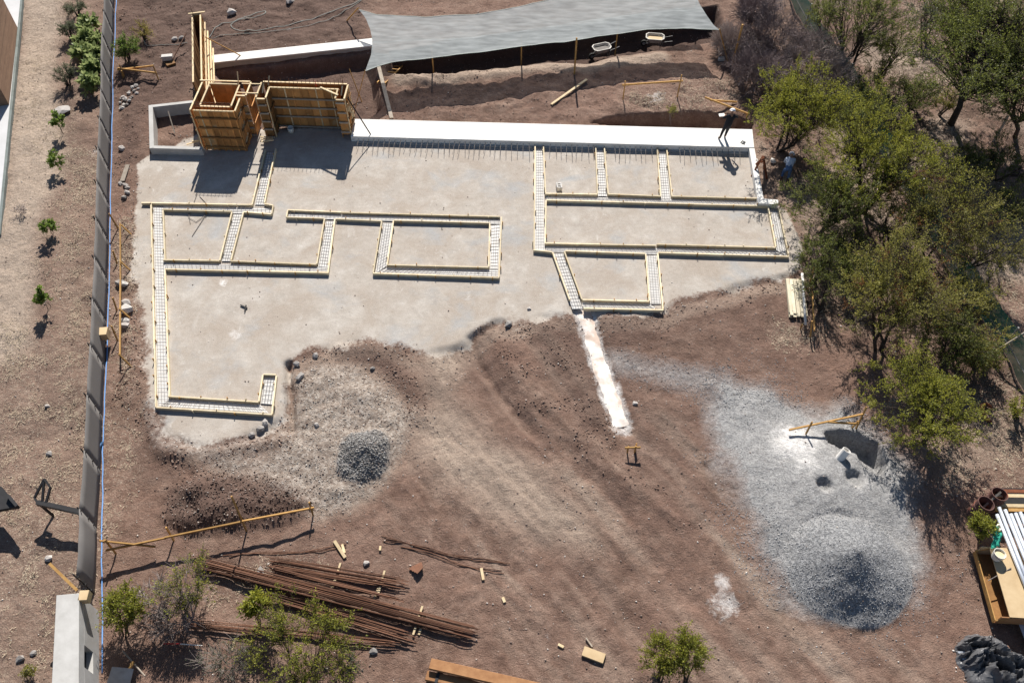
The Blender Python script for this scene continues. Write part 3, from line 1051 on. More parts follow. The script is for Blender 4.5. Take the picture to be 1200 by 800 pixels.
M['chip_clod'] = chipmat('soil_clods', [(0, (.13, .082, .063)), (.7, (.25, .168, .132)), (1, (.42, .32, .26))])
x, y = pick(clodmask, 7000, (-26, 16, 10, 50))
chips('clods', x, y, .010, .060, 'chip_clod', None, 3.6)['label'] = 'crumbled soil clods along the ruts and dug banks'
# gravel thrown past the edge of the heap
def apron(x, y):
    d = sdist(GRAV, x, y)
    return sm(-2.2, .2, d) * sm(1.6, 0, d) * sm(-.2, .35, fbm(x, y, 1.3, 3, 143)) + .25 * sm(-1.2, .3, sdist(STREAK, x, y))


x, y = pick(apron, 7000, (2, 20, 8, 24))
chips('gravel_scatter', x, y, .008, .034, 'chip_grey', None, 3.0)['label'] = 'grey gravel scattered thinly around the edge of the heap'

# dry straw litter, matted on the ground
def strawmask(x, y):
    r = np.zeros_like(x)
    for q in STRAWS:
        r = np.maximum(r, sm(-.7, .4, sdist(q, x, y)))
    r = np.maximum(r, .5 * sm(-.1, .1, sdist(LEFTF, x, y)) * sm(-.05, .3, fbm(x, y, 3.0, 3, 91)))
    r = np.maximum(r, .7 * sm(-.6, 1.2, sdist(TREEF, x, y)) * sm(0, .3, fbm(x, y, 3.5, 3, 92)))
    return r * sm(-.2, .3, fbm(x, y, .7, 3, 111)) * (1 - sm(-.1, .2, sdist(PAD, x, y)))


x, y = pick(strawmask, 30000, (-31, 31, 7.5, 50))
n = len(x)
a = rng.rand(n) * 6.283
L_ = .02 + .045 * rng.rand(n)
wd = .004 + .006 * rng.rand(n)
z0 = terrain(x, y) + .012
z1 = z0 + .10 * rng.rand(n) ** 2
dx, dy = np.cos(a), np.sin(a)
V = np.stack([np.stack([x - dx * L_ - dy * wd, y - dy * L_ + dx * wd, z0], 1), np.stack([x - dx * L_ + dy * wd, y - dy * L_ - dx * wd, z0], 1),
              np.stack([x + dx * L_ + dy * wd, y + dy * L_ - dx * wd, z1], 1), np.stack([x + dx * L_ - dy * wd, y + dy * L_ + dx * wd, z1], 1)], 1).reshape(-1, 3)
so = stuff(fastmesh('dry_straw', V, np.arange(n * 4).reshape(-1, 4), 'straw'))
so['label'] = 'dry pale straw and grass litter on bare soil'

# white lime-covered blinding strip running off the footing
def blob_strip(name, pl, w, mat, seed, thick=.05):
    mb = MB()
    rr = np.random.RandomState(seed)
    n = 70
    pts = []
    seg = [Vector((p.x, p.y, 0)) for p in pl]
    tl = [(seg[i + 1] - seg[i]).length for i in range(len(seg) - 1)]
    T = sum(tl)
    for k in range(n + 1):
        d = T * k / n
        i = 0
        while i < len(tl) - 1 and d > tl[i]:
            d -= tl[i]
            i += 1
        pts.append(seg[i].lerp(seg[i + 1], min(1, d / tl[i])))
    vs = []
    C = 9
    for k, p in enumerate(pts):
        t = (pts[min(k + 1, n)] - pts[max(k - 1, 0)]).normalized()
        nn = Vector((-t.y, t.x, 0))
        hw = w * (1 + .35 * float(vnoise(k * .16, seed, 1, 3)) + .05 * (rr.rand() - .5)) * (.7 if k in (0, n) else 1)
        for c in range(C):
            u = -1 + 2 * c / (C - 1)
            q = p + nn * (u * hw + .05 * float(vnoise(k * .3, u * 2 + 9, 1, 4)))
            prof = max(0, 1 - abs(u) ** 3)
            z = tz(q.x, q.y) + thick * prof * (1 + .5 * (rr.rand() - .5)) - .012 * (abs(u) > .99) + (.004 if abs(u) < .99 else 0)
            vs.append((q.x, q.y, z))
    fs = [(k * C + c, k * C + c + 1, (k + 1) * C + c + 1, (k + 1) * C + c) for k in range(n) for c in range(C - 1)]
    mb.add(vs, fs)
    return mb.build(name, mat, smooth=True)


tag(blob_strip('lime_strip', STRIPW, .34, 'lime', 5, .03), 'white lime covered strip running down the slope from the footings', 'lime strip')

# ------------------------------------------------------------------ local frame of the retaining wall
WA = R(-2.8)
WO = G(412, 162.6)
EX = Vector((math.cos(WA), math.sin(WA), 0))
EY = Vector((-math.sin(WA), math.cos(WA), 0))


def W(s, t, z=0.0):
    p = WO + EX * s + EY * t
    p.z = z
    return p


# retaining wall with its kerb return and starter bars
rw = thing('retaining_wall', 'long wide low wall of bright white concrete along the back of the pad', 'wall', W(10, .5, 0))
mb = MB()
mb.prism([W(.03, -.22), W(20.86, -.10), W(20.94, 1.38), W(.03, 1.22)], -1.1, .33)
mb.build('coping', 'white_conc', rw, bevel=.015)
mb = MB()
mb.prism([W(20.60, -.105), W(20.88, -.105), W(20.86, -3.84), W(21.56, -3.88), W(21.52, -4.22), W(20.56, -4.20)], -.3, .30)
mb.build('kerb_return', 'white_conc', rw, bevel=.012)
mb = MB()
mb.prism([W(.3, -.36), W(20.55, -.25), W(20.55, -.12), W(.3, -.23)], -.2, .05)
mb.build('footing_edge', 'conc', rw)
bar = MB()
bar.tube([(0, 0, 0), (0, -.45, .02), (0, -1.0, -.03)], .011, 5)
proto = None
k = 0
s = .45
rr = random.Random(4)
while s < 20.4:
    if not any(a < s < b for a, b in ((9.5, 10.3), (12.8, 13.5), (16.0, 16.8))):
        if proto is None:
            proto = bar.build('starter_bar', 'mesh', rw, origin=(0, 0, 0))
            o = proto
        else:
            o = proto.copy()
            COL.objects.link(o)
            o.parent = rw
        p = W(s, -.2 + .006 * s, .17 + .02 * rr.random())
        o.location = p - Vector(rw['_o'])
        o.rotation_euler = (rr.uniform(-.04, .03), 0, WA + rr.uniform(-.07, .07))
        o.scale = (1, rr.uniform(.75, 1.05), 1)
        k += 1
    s += rr.uniform(.25, .31)

# low concrete wall behind
lw = thing('low_wall', 'low concrete garden wall with a white top behind the timber formwork', 'wall', G(340, 62, 0))
A0, A1, B0, B1 = G(248, 65, .28), G(436, 45, .28), G(249, 73.5, .28), G(437, 53.5, .28)
mb = MB()
mb.prism([B0, B1, A1, A0], -.9, .20)
mb.build('wall_body', 'conc', lw)
mb = MB()
o_ = Vector((0, .02, 0))
mb.prism([B0 - o_, B1 - o_, A1 + o_, A0 + o_], .202, .28)
mb.build('coping', 'white_conc', lw, bevel=.012)

# concrete basin left of the formwork
bs = thing('concrete_basin', 'open concrete planter box with loose soil and sticks inside', 'planter', W(-9.3, 0, 0))
a_, b_, c_, d_ = W(-11.05, 1.65), W(-8.55, 2.25), W(-7.35, -1.60), W(-9.98, -1.62)


def wallseg(root, p, q, th, z0, z1, mat, name, ext=0.0):
    mb = MB()
    p = Vector((p[0], p[1], (z0 + z1) / 2))
    q = Vector((q[0], q[1], (z0 + z1) / 2))
    d = (q - p).normalized()
    mb.beam(p - d * ext, q + d * ext, th, z1 - z0)
    return mb.build(name, mat, root, bevel=.01)


wallseg(bs, a_, b_, .22, -.45, .40, 'conc', 'wall_panel', .0)
wallseg(bs, d_, a_, .22, -.45, .403, 'conc', 'wall_panel', .11)
wallseg(bs, d_, c_, .22, -.45, .397, 'conc', 'wall_panel', .0)
for i in range(4):
    mb = MB()
    p = W(-8.6 + .25 * i, -.7 + .2 * i, -.15 + .06 * i)
    mb.beam(p, p + Vector((.9, .35 - .2 * i, .06)), .07, .04)
    tag(mb.build('wood_offcut', 'batten'), 'pale timber offcut lying on the soil inside the concrete planter', 'offcut', 'offcuts in the planter')
mb = MB()
mb.beam(W(-10.0, 1.3, .38), W(-9.5, .2, -.2), .05, .04)
mb.build('brace', 'greywood', bs)
mb = MB()
mb.beam(W(-8.2, 2.1, .44), W(-7.75, .35, .5), .12, .04)
mb.build('top_plank', 'batten', bs)

# ------------------------------------------------------------------ timber formwork
ZT = 2.45


def panel(root, p, q, z0, z1, out, cell=.37, walers=(.2, .8, 1.4, 2.0), mat='form', studs=True, wal_mat='formdark', seed=0, cap=True, proud=.05):
    """sheathing boards from p to q with studs and walers on the side given by out (a unit vector)"""
    rr = random.Random(seed)
    p = Vector((p[0], p[1], 0))
    q = Vector((q[0], q[1], 0))
    d = q - p
    L = d.length
    d.normalize()
    n = max(1, round(L / cell))
    for i in range(n):
        a, b = L * i / n + .004, L * (i + 1) / n - .004
        lv = [z0] + [z0 + (z1 - z0) * f for f in ((.52,) if rr.random() < .45 else ())] + [z1]
        for j in range(len(lv) - 1):
            mb = MB()
            m = p + d * ((a + b) / 2) + out * rr.uniform(-.004, .004)
            m.z = (lv[j] + lv[j + 1]) / 2
            mb.frame(m, d, out, Vector((0, 0, 1)), (b - a) / 2, .012, (lv[j + 1] - lv[j]) / 2 - .003)
            mb.build('plank', mat, root)
    if studs:
        for i in range(n + 1):
            c = p + d * (L * i / n + rr.uniform(-.02, .02)) + out * .035
            c.z = (z0 + z1) / 2 + rr.uniform(-.02, .04)
            mb = MB()
            mb.frame(c, d, out, Vector((0, 0, 1)), .03, .022, (z1 - z0) / 2 + .02)
            mb.build('stud', mat if rr.random() < .65 else 'batten', root)
    for h in walers:
        if z0 < h < z1:
            c = p + d * (L / 2) + out * (.06 + proud / 2)
            c.z = h
            mb = MB()
            mb.frame(c, d, out, Vector((0, 0, 1)), L / 2 + .03, proud / 2, .04)
            mb.build('waler', wal_mat, root)
    if cap:
        c = p + d * (L / 2) + out * .012
        c.z = z1 + .025
        mb = MB()
        mb.frame(c, d, out, Vector((0, 0, 1)), L / 2, .04, .022)
        mb.build('top_rail', 'batten', root)


ft = thing('formwork_tower', 'open square tower of orange timber formwork with a narrow pier beside it', 'formwork', W(-6.3, -.2, 0))
fr, bk, lf_, rt = -EY, EY, -EX, EX
panel(ft, W(-7.32, -1.22), W(-5.27, -1.22), .02, ZT, fr, .36, (.25, .85, 1.45, 2.05), 'form', seed=1)
panel(ft, W(-7.06, -.86), W(-5.56, -.86), .02, ZT - .02, fr, .38, (), 'form', False, seed=2)
panel(ft, W(-7.06, .92), W(-5.56, .92), .02, ZT + .03, fr, .38, (.6, 1.3), 'form', False, seed=3)
panel(ft, W(-7.10, -.82), W(-7.10, .90), .02, ZT - .01, rt, .40, (), 'form', False, seed=4)
panel(ft, W(-5.54, -.82), W(-5.54, .90), .02, ZT - .01, rt, .40, (.5, 1.1, 1.7), 'form', False, seed=5)
panel(ft, W(-7.46, -1.2), W(-7.46, 1.05), .02, ZT, lf_, .4, (.4, 1.2, 2.0), 'form', seed=6)
panel(ft, W(-5.25, -1.2), W(-5.25, -.2), .02, ZT, rt, .4, (.4, 1.2, 2.0), 'form', True, seed=7)
# pier
panel(ft, W(-5.46, .02), W(-5.02, .02), .02, ZT + .02, fr, .44, (.1, .55, 1.0, 1.45, 1.9), 'form', False, 'greywood', seed=8)
panel(ft, W(-4.99, .04), W(-4.99, 1.12), .02, ZT + .02, rt, .54, (.8, 1.7), 'form', False, 'form', seed=9)
panel(ft, W(-5.44, 1.14), W(-5.02, 1.14), .02, ZT + .04, bk, .42, (), 'formdark', False, seed=10)
mb = MB()
mb.beam(W(-5.4, .96, ZT + .07), W(-4.45, .96, ZT + .07), .05, .04)
mb.build('tie_batten', 'batten', ft)
mb = MB()
mb.beam(W(-5.45, .22, ZT + .07), W(-4.38, .20, ZT + .07), .05, .04)
mb.build('tie_batten', 'batten', ft)
mb = MB()
mb.beam(W(-7.6, 1.12, ZT + .08), W(-5.1, 1.12, ZT + .08), .07, .04)
mb.build('tie_batten', 'batten', ft)
mb = MB()
mb.beam(W(-5.62, 1.0, ZT - .1), W(-5.62, 1.35, ZT + .5), .05, .04)
mb.build('tie_batten', 'batten', ft)
for k in range(3):
    mb = MB()
    mb.beam(W(-5.22 + .01 * k, -1.1, .4 + .75 * k), W(-5.22, -.55, .62 + .75 * k), .04, .09, (1, 0, 0))
    mb.build('cleat', 'batten', ft)
# battens nailed at the foot, beside the walkway
for k in range(3):
    mb = MB()
    p = W(-4.75 + .1 * k, -.25 - .25 * k, .14 + .05 * k)
    mb.beam(p, p + EX * .65 + Vector((0, .1 * k - .1, .05)), .07, .04)
    mb.build('foot_batten', 'batten', ft)
# rebar cage standing above the tower front
for k in range(10):
    mb = MB()
    x_ = -7.2 + .19 * k
    mb.tube([W(x_, -1.06, .1), W(x_, -1.06, ZT + .42)], .013, 4)
    mb.build('cage_bar', 'rebar', ft)
for k in range(3):
    mb = MB()
    mb.tube([W(-7.25, -1.05, ZT + .12 + .12 * k), W(-5.4, -1.05, ZT + .12 + .12 * k)], .012, 4)
    mb.build('cage_bar', 'rebar', ft)

# long wing running back
P0, P1 = W(-7.56, 1.2), W(-9.28, 7.2)
dw = (P1 - P0).normalized()
nr = Vector((dw.y, -dw.x, 0))
if nr.x < 0:
    nr = -nr
fw = thing('formwork_wing', 'long narrow double sided timber wall form running back from the orange tower', 'formwork', (P0 + P1) / 2)
panel(fw, P0, P1, .02, ZT, nr, .6, (.25, .8, 1.35, 1.9), 'form', True, 'batten', seed=20, proud=.08)
Q0, Q1 = P0 - nr * .42, P1 - nr * .42
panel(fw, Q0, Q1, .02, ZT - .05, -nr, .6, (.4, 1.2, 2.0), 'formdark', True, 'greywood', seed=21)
panel(fw, P1 - dw * .03, Q1 - dw * .03, .02, ZT, dw, .4, (), 'form', False, seed=22)
mb = MB()
mb.beam(P1 + nr * .28 + Vector((0, 0, ZT + .1)), P1 - nr * .62 + Vector((0, 0, ZT + .1)), .08, .05)
mb.build('cross_batten', 'batten', fw)
for k in range(16):
    mb = MB()
    c = Q0.lerp(Q1, (k + .5) / 16) + nr * .12
    rr = random.Random(k)
    e = 0.25 + .5 * (k / 16) ** 2
    mb.tube([c, c + Vector((rr.uniform(-.03, .03), 0, ZT * .6)), c + Vector((rr.uniform(-.1, .05), rr.uniform(-.1, .1), ZT + e))], .010, 4)
    mb.build('cage_bar', 'rebar', fw)
mb = MB()
mb.beam(P0.lerp(P1, .72) + nr * .15 + Vector((0, 0, 2.1)), G(285, 67, .12), .06, .05)
mb.build('raking_brace', 'stake', fw)

# wide U-shaped form
wf = thing('formwork_bay', 'wide three sided orange timber wall form next to the white wall', 'formwork', W(-2.2, .5, 0))
panel(wf, W(-4.0, .80), W(-.42, .80), .02, ZT, fr, .40, (.12, .75, 1.3, 1.85), 'form', True, 'greywood', seed=30)
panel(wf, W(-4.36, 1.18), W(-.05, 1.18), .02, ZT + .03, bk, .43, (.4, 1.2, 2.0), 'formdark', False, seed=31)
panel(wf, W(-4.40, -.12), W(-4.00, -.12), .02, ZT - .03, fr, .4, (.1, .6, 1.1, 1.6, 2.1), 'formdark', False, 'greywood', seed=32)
panel(wf, W(-4.44, -.08), W(-4.44, 1.16), .02, ZT, lf_, .42, (.5, 1.5), 'form', True, seed=33)
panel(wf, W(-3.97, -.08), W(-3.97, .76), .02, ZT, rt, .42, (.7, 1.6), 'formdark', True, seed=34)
panel(wf, W(-.42, -.02), W(-.03, -.02), .30, ZT - .03, fr, .4, (.5, 1.1, 1.7, 2.3), 'form', False, 'greywood', seed=35)
panel(wf, W(-.02, .02), W(-.02, 1.16), .36, ZT, rt, .4, (.6, 1.3, 2.0), 'form', True, seed=36)
panel(wf, W(-.45, .02), W(-.45, .76), .02, ZT, lf_, .42, (), 'form', False, seed=37)
mb = MB()
mb.beam(W(-1.35, .84, ZT + .08), W(-.35, .25, ZT + .08), .09, .04)
mb.build('diagonal_batten', 'batten', wf)
for s_, t_ in ((-4.2, .3), (-.2, .3), (-4.05, .95)):
    mb = MB()
    mb.beam(W(s_, t_, ZT + .02), W(s_ + .03, t_ + .38, ZT + .32), .06, .04)
    mb.build('upstand', 'batten', wf)
for k in range(4):
    mb = MB()
    mb.beam(W(.05, .15 + .27 * k, .55 + .35 * (3 - k)), W(.06, .17 + .27 * k, 1.0 + .36 * (3 - k)), .05, .07)
    mb.build('cleat', 'batten', wf)
for k in range(20):
    mb = MB()
    x_ = -4.2 + .21 * k
    mb.tube([W(x_, .98, .1), W(x_, .98, ZT + .45)], .013, 4)
    mb.build('cage_bar', 'rebar', wf)
for k in range(2):
    mb = MB()
    mb.tube([W(-.2 + .06 * k, .6, .1), W(-.2 + .1 * k, .7, ZT + .85)], .010, 4)
    mb.build('cage_bar', 'rebar', wf)
mb = MB()
mb.tube([W(-1.6, 1.0, ZT), W(-1.62, 1.02, ZT + .32)], .018, 5)
mb.build('red_marker', 'redplastic', wf)
mb = MB()
mb.beam(W(.08, .35, 2.3), W(1.05, -.02, .34), .04, .05)
mb.build('raking_brace', 'blacksteel', wf)
bk_ = MB()
n = 14
for r_, z0, z1 in ((.17, 0, .3),):
    c = W(-3.25, .35)
    vs = [(c.x + .13 * math.cos(6.283 * i / n), c.y + .13 * math.sin(6.283 * i / n), .02) for i in range(n)]
    vs += [(c.x + .17 * math.cos(6.283 * i / n), c.y + .17 * math.sin(6.283 * i / n), .32) for i in range(n)]
    vs += [(c.x + .155 * math.cos(6.283 * i / n), c.y + .155 * math.sin(6.283 * i / n), .315) for i in range(n)]
    vs += [(c.x + .12 * math.cos(6.283 * i / n), c.y + .12 * math.sin(6.283 * i / n), .05) for i in range(n)]
    fs = []
    for a in range(3):
        for i in range(n):
            j = (i + 1) % n
            fs.append((a * n + i, a * n + j, (a + 1) * n + j, (a + 1) * n + i))
    fs.append(tuple(range(3 * n, 4 * n)))
    fs.append(tuple(range(n - 1, -1, -1)))
    bk_.add(vs, fs)
b_ = thing('bucket', 'small white bucket standing in the shade inside the wide form', 'bucket', W(-3.25, .35, .02))
bk_.build('pail', 'white_plastic', b_, True)
h_ = MB()
h_.tube([W(-3.42, .35, .32), W(-3.36, .27, .40), W(-3.25, .24, .43), W(-3.14, .27, .40), W(-3.08, .35, .32)], .006, 4)
h_.build('handle', 'mesh', b_)

# ------------------------------------------------------------------ footing formwork on the pad
BH = .16


def footing(root, boards, strips, seed):
    rr = random.Random(seed)
    for (a, b) in boards:
        p, q = G(a[0], a[1], BH), G(b[0], b[1], BH)
        p.z = q.z = BH / 2 + .01 + rr.uniform(-.004, .004)
        L = (q - p).length
        # long runs are several boards butted end to end
        k = max(1, round(L / 3.4))
        for i in range(k):
            mb = MB()
            e0, e1 = p.lerp(q, i / k), p.lerp(q, (i + 1) / k)
            d = (e1 - e0).normalized()
            off = Vector((-d.y, d.x, 0)) * rr.uniform(-.012, .012)
            mb.beam(e0 + d * .004 + off, e1 - d * .004 + off, .06, BH)
            mb.build('board', 'board', root)
        if L > .9:
            d = (q - p).normalized()
            nn = Vector((-d.y, d.x, 0))
            m = max(2, round(L / rr.uniform(.85, 1.15)))
            for i in range(m):
                c = p + d * (L * (i + .5) / m + rr.uniform(-.12, .12)) + nn * (.056 * rr.choice((-1, 1)))
                mb = MB()
                mb.beam(Vector((c.x, c.y, -.05)), Vector((c.x, c.y, BH + rr.uniform(.03, .09))), .045, .04)
                mb.build('stake', 'stake' if rr.random() < .7 else 'board', root)
    for j, st in enumerate(strips):
        c = [G(a, b, BH) for a, b in st]
        zb = .030 + .004 * (j % 5)
        mb = MB()
        mb.add([(v.x, v.y, zb) for v in c], [(0, 1, 2, 3)])
        ob = mb.build('concrete_bed', 'bed', root)
        e01, e03 = (c[1] - c[0]).length, (c[3] - c[0]).length
        if e01 >= e03:
            A, B, C, D = c[0], c[1], c[2], c[3]
        else:
            A, B, C, D = c[1], c[2], c[3], c[0]
        L = ((B - A).length + (C - D).length) / 2
        Wd = ((D - A).length + (C - B).length) / 2
        mb = MB()
        zr = .075 + .010 * (j % 4)
        for k in range(4):
            f = .12 + .76 * k / 3
            p, q = A.lerp(D, f), B.lerp(C, f)
            mb.beam((p.x, p.y, zr), (q.x, q.y, zr), .011, .011)
        m = max(2, int(L / .19))
        for k in range(m):
            f = (k + .5) / m
            p, q = A.lerp(B, f), D.lerp(C, f)
            p, q = p.lerp(q, .06), p.lerp(q, .94)
            mb.beam((p.x, p.y, zr + .015), (q.x, q.y, zr + .011), .010, .010)
        mb.build('rebar_mesh', 'mesh', root)


f1 = thing('footing_formwork', 'pale board footing forms with rebar mesh around the rooms beside the grey fence', 'formwork', G(290, 300))
footing(f1, [((165.5, 237.5), (277, 239.5)), ((277.5, 239.8), (295.7, 239.8)), ((310, 238.5), (320, 240.5)),
             ((295.7, 239.5), (311, 175)), ((310, 237.5), (323, 174)), ((190, 245.5), (271.7, 248)), ((285, 248), (318, 250.5)), ((318, 250.5), (320, 240.5)),
             ((177, 238.5), (182.5, 477)), ((190.7, 246.5), (193, 304)), ((191, 304.5), (257, 305.5)), ((271.7, 248.5), (257.5, 305)),
             ((285, 249), (270.5, 304.5)), ((270, 305.5), (371, 309.5)), ((380, 256), (371, 309)), ((193, 315), (385, 319.5)),
             ((193.3, 316), (198.7, 463)), ((392.5, 256.5), (384.5, 319)), ((197, 463.7), (303, 470.5)), ((183, 477), (318.7, 485.5)),
             ((308, 439), (303.2, 470)), ((308.5, 438.5), (323.5, 439)), ((323.7, 440), (318.5, 485)), ((335.5, 254.5), (380, 256)), ((337, 246.3), (335.5, 254)),
             ((337, 246), (400, 248.7)), ((400.5, 248.7), (586, 253.7)), ((393.7, 256.2), (447.5, 258.7)), ((447.5, 259), (437.5, 319.5)),
             ((461, 258), (573.7, 261)), ((573.7, 261.5), (572.5, 312.5)), ((461, 258.5), (453.7, 309.5)), ((453.5, 310), (572.5, 313)), ((588, 254), (585, 324.5)), ((437, 320), (585, 325))],
        [[(178.5, 240), (190.2, 240.5), (197.5, 475), (183.5, 475)], [(190.5, 239.5), (318, 242), (317.5, 249), (190.5, 245)], [(298, 238), (309, 238), (322, 176), (312.5, 176)],
         [(273, 249), (284, 249), (270, 304), (259, 304)], [(192, 305.5), (384, 311), (384, 318), (193.5, 314)], [(381.5, 257), (391, 257), (383.5, 311), (372.5, 310)],
         [(198, 465), (303.5, 471.5), (317, 484.5), (184, 476)], [(309, 440), (322.5, 440.5), (318, 472), (304.5, 471)],
         [(338, 247.5), (586.5, 255), (586.5, 260.5), (337, 253.5)], [(448.5, 260), (459.5, 259.5), (452.5, 310), (439.5, 319)],
         [(575, 262), (586.5, 261), (583.5, 313), (574, 313)], [(453, 311.5), (583.5, 314), (583.5, 324), (439, 319)]], 3)
f2 = thing('footing_formwork', 'pale board footing forms with rebar mesh meeting the white retaining wall', 'formwork', G(775, 270))
footing(f2, [((627, 170), (625.7, 292)), ((637, 170.5), (639.5, 226)), ((640, 235), (639, 284.5)), ((639, 226.5), (700, 227.5)), ((712.5, 227.5), (774.5, 230)), ((787, 230), (888.7, 232.5)),
             ((640, 234.5), (899.5, 241.2)), ((698, 172), (700, 227)), ((708, 172), (712.5, 227)), ((770, 173), (774, 229.5)), ((781, 173.5), (787.2, 229.5)),
             ((900, 241), (909.5, 289.5)), ((913, 244), (924.5, 300)), ((638.7, 285), (768.7, 287.5)), ((769.5, 286.3), (909, 290)), ((625, 292.5), (647, 295)), ((771.5, 295.7), (924.5, 300.5)), ((662.5, 293.7), (756.5, 297)),
             ((647.5, 295.5), (667.5, 351)), ((661.5, 294.2), (682.3, 350.5)), ((682.5, 351), (760.5, 353)), ((757, 297.5), (761.3, 352.5)), ((771, 296.5), (777.3, 362)), ((683.7, 361), (777.5, 363))],
        [[(628, 171), (636.5, 171), (638.5, 291.5), (626.7, 291.5)], [(640, 228), (889.5, 233.5), (898, 240), (641, 233.5)], [(699, 173), (707.3, 173), (711.5, 228), (701, 228)], [(771, 174), (780.2, 174), (786, 231), (775.2, 231)],
         [(901.5, 242.5), (912, 245), (923, 299), (910.5, 291)], [(640, 286.5), (909, 291.5), (923, 299), (639, 292.5)], [(649, 295.5), (660.5, 294.5), (683, 359.5), (671, 360)], [(683, 352.3), (762, 354.3), (775.5, 362), (684.5, 360)], [(758.5, 298), (770, 297), (775, 354), (762.5, 354)]], 5)
# ------------------------------------------------------------------ left boundary fence
def interp(pts, t):
    for i in range(len(pts) - 1):
        L = (pts[i + 1] - pts[i]).length
        if t <= L or i == len(pts) - 2:
            return pts[i].lerp(pts[i + 1], t / L)
        t -= L


fb = [G(135, -12), G(132.5, 40), G(130, 100), G(128.5, 190), G(126.5, 280), G(124.5, 360), G(122, 432), G(117.5, 522), G(115, 574), G(112, 640), G(110, 694)]
FL = sum((fb[i + 1] - fb[i]).length for i in range(len(fb) - 1))
FH = 1.62
nf = round(FL / 2.45)
fence = thing('cloth_fence', 'long dark grey shade cloth fence on thin posts along the site edge', 'fence', fb[5])
ps = []
for k in range(nf + 1):
    p = interp(fb, FL * k / nf)
    ps.append(Vector((p.x, p.y, tz(p.x, p.y))))
for k, p in enumerate(ps):
    rr = random.Random(k)
    mb = MB()
    mb.tube([p + Vector((-.05, 0, -.15)), p + Vector((-.05 + rr.uniform(-.04, .03), 0, FH + .10))], .028, 6)
    po = mb.build('post', 'blacksteel', fence)
    for h in (.35, .85, 1.5):
        mb = MB()
        mb.box(p + Vector((.005, 0, h)), (.09, .07, .06))
        mb.build('clamp', 'blacksteel', po, origin=fence['_o'])
    if k < nf:
        q = ps[k + 1]
        mb = MB()
        NU, NV = 8, 5
        bow = rr.uniform(-.012, .012) + (.16 if k >= nf - 1 else 0)
        vs = []
        for j in range(NV):
            for i in range(NU):
                u, v = i / (NU - 1), j / (NV - 1)
                c = p.lerp(q, u)
                sag = math.sin(math.pi * u)
                z = tz(c.x, c.y) * 1.0 + v * (FH - .015 * sag)
                off = bow * sag * math.sin(math.pi * (v * .8 + .1)) 
                vs.append((c.x + off, c.y, z + .01))
        fs = [(j * NU + i, j * NU + i + 1, (j + 1) * NU + i + 1, (j + 1) * NU + i) for j in range(NV - 1) for i in range(NU - 1)]
        mb.add(vs, fs)
        o = mb.build('cloth_panel', 'greyplastic', fence, True)
        so = o.modifiers.new('solid', 'SOLIDIFY')
        so.thickness = .006

rp = [S(135.5, -10, .03), S(131.5, 80, .03), S(130, 150, .03), S(129.8, 190, .04), S(127.5, 280, .03), S(125, 380, .03), S(122.5, 440, .05), S(118.5, 530, .03), S(118, 600, .03), S(118, 690, .03), S(118, 810, .03)]
mb = MB()
pts = []
rr = random.Random(2)
for i in range(len(rp) - 1):
    for j in range(6):
        p = rp[i].lerp(rp[i + 1], j / 6)
        pts.append(on(p.x + rr.uniform(-.012, .012) + .06, p.y, .03))
mb.tube(pts, .024, 5)
tag(mb.build('blue_rope', 'bluerope', smooth=True), 'thin pale blue line lying along the foot of the grey cloth fence', 'rope')
mb = MB()
p = S(118.5, 526, .07)
mb.tube([p + Vector((0, -.28, -.03)), p + Vector((-.05, .0, .06)), p + Vector((.02, .28, 0))], [.05, .075, .04], 7)
tag(mb.build('blue_bundle', 'blueplastic', smooth=True), 'small dark blue bundle tied at the foot of the cloth fence', 'bundle')

# concrete boundary wall at the near end of the fence
cw = thing('boundary_wall', 'thick pale concrete wall end with a small dark opening in its side', 'wall', G(95, 760))
zt = 1.62
a0, a1 = G(66, 697, zt), G(92.5, 694.5, zt)
b0, b1 = G(58, 850, zt), G(92, 850, zt)
mb = MB()
o0, o1 = G(93, 754, zt), G(92.8, 783, zt)     # along the right face, above the opening
mb.prism([a0, a1, b1, b0], zt - .45, zt)
mb.build('coping', 'conc', cw, bevel=.01)
dn = (b1 - a1).normalized()
Lw = (b1 - a1).length
fo0, fo1 = 1.62, 2.35
ain, bin_ = a0, b0
for (s0, s1, z0, z1) in ((0, fo0, -.3, zt - .453), (fo1, Lw, -.3, zt - .453), (fo0 + .002, fo1 - .002, -.3, .45)):
    mb = MB()
    q = [a1 + dn * s0, a1 + dn * s1, ain.lerp(bin_, s1 / Lw), ain.lerp(bin_, s0 / Lw)]
    mb.prism(q, z0, z1)
    mb.build('wall_block', 'conc', cw)
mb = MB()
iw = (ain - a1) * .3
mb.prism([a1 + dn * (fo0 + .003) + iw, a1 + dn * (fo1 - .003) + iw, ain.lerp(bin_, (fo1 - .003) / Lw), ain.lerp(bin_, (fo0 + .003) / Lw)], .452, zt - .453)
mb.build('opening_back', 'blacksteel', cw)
blk = MB()
c = G(97.5, 697, zt)
blk.box(c + Vector((.0, 0, -.16)), (.30, .34, .32), .05)
tag(blk.build('timber_block', 'ply', bevel=.01), 'square pale timber block fixed on the corner of the concrete wall end', 'block')
mb = MB()
mb.beam(G(58, 660, 2.0), G(90.5, 691.5, zt + .02), .09, .07)
tag(mb.build('timber_prop', 'stake'), 'yellow timber prop leaning from the concrete wall end over the soil', 'prop')

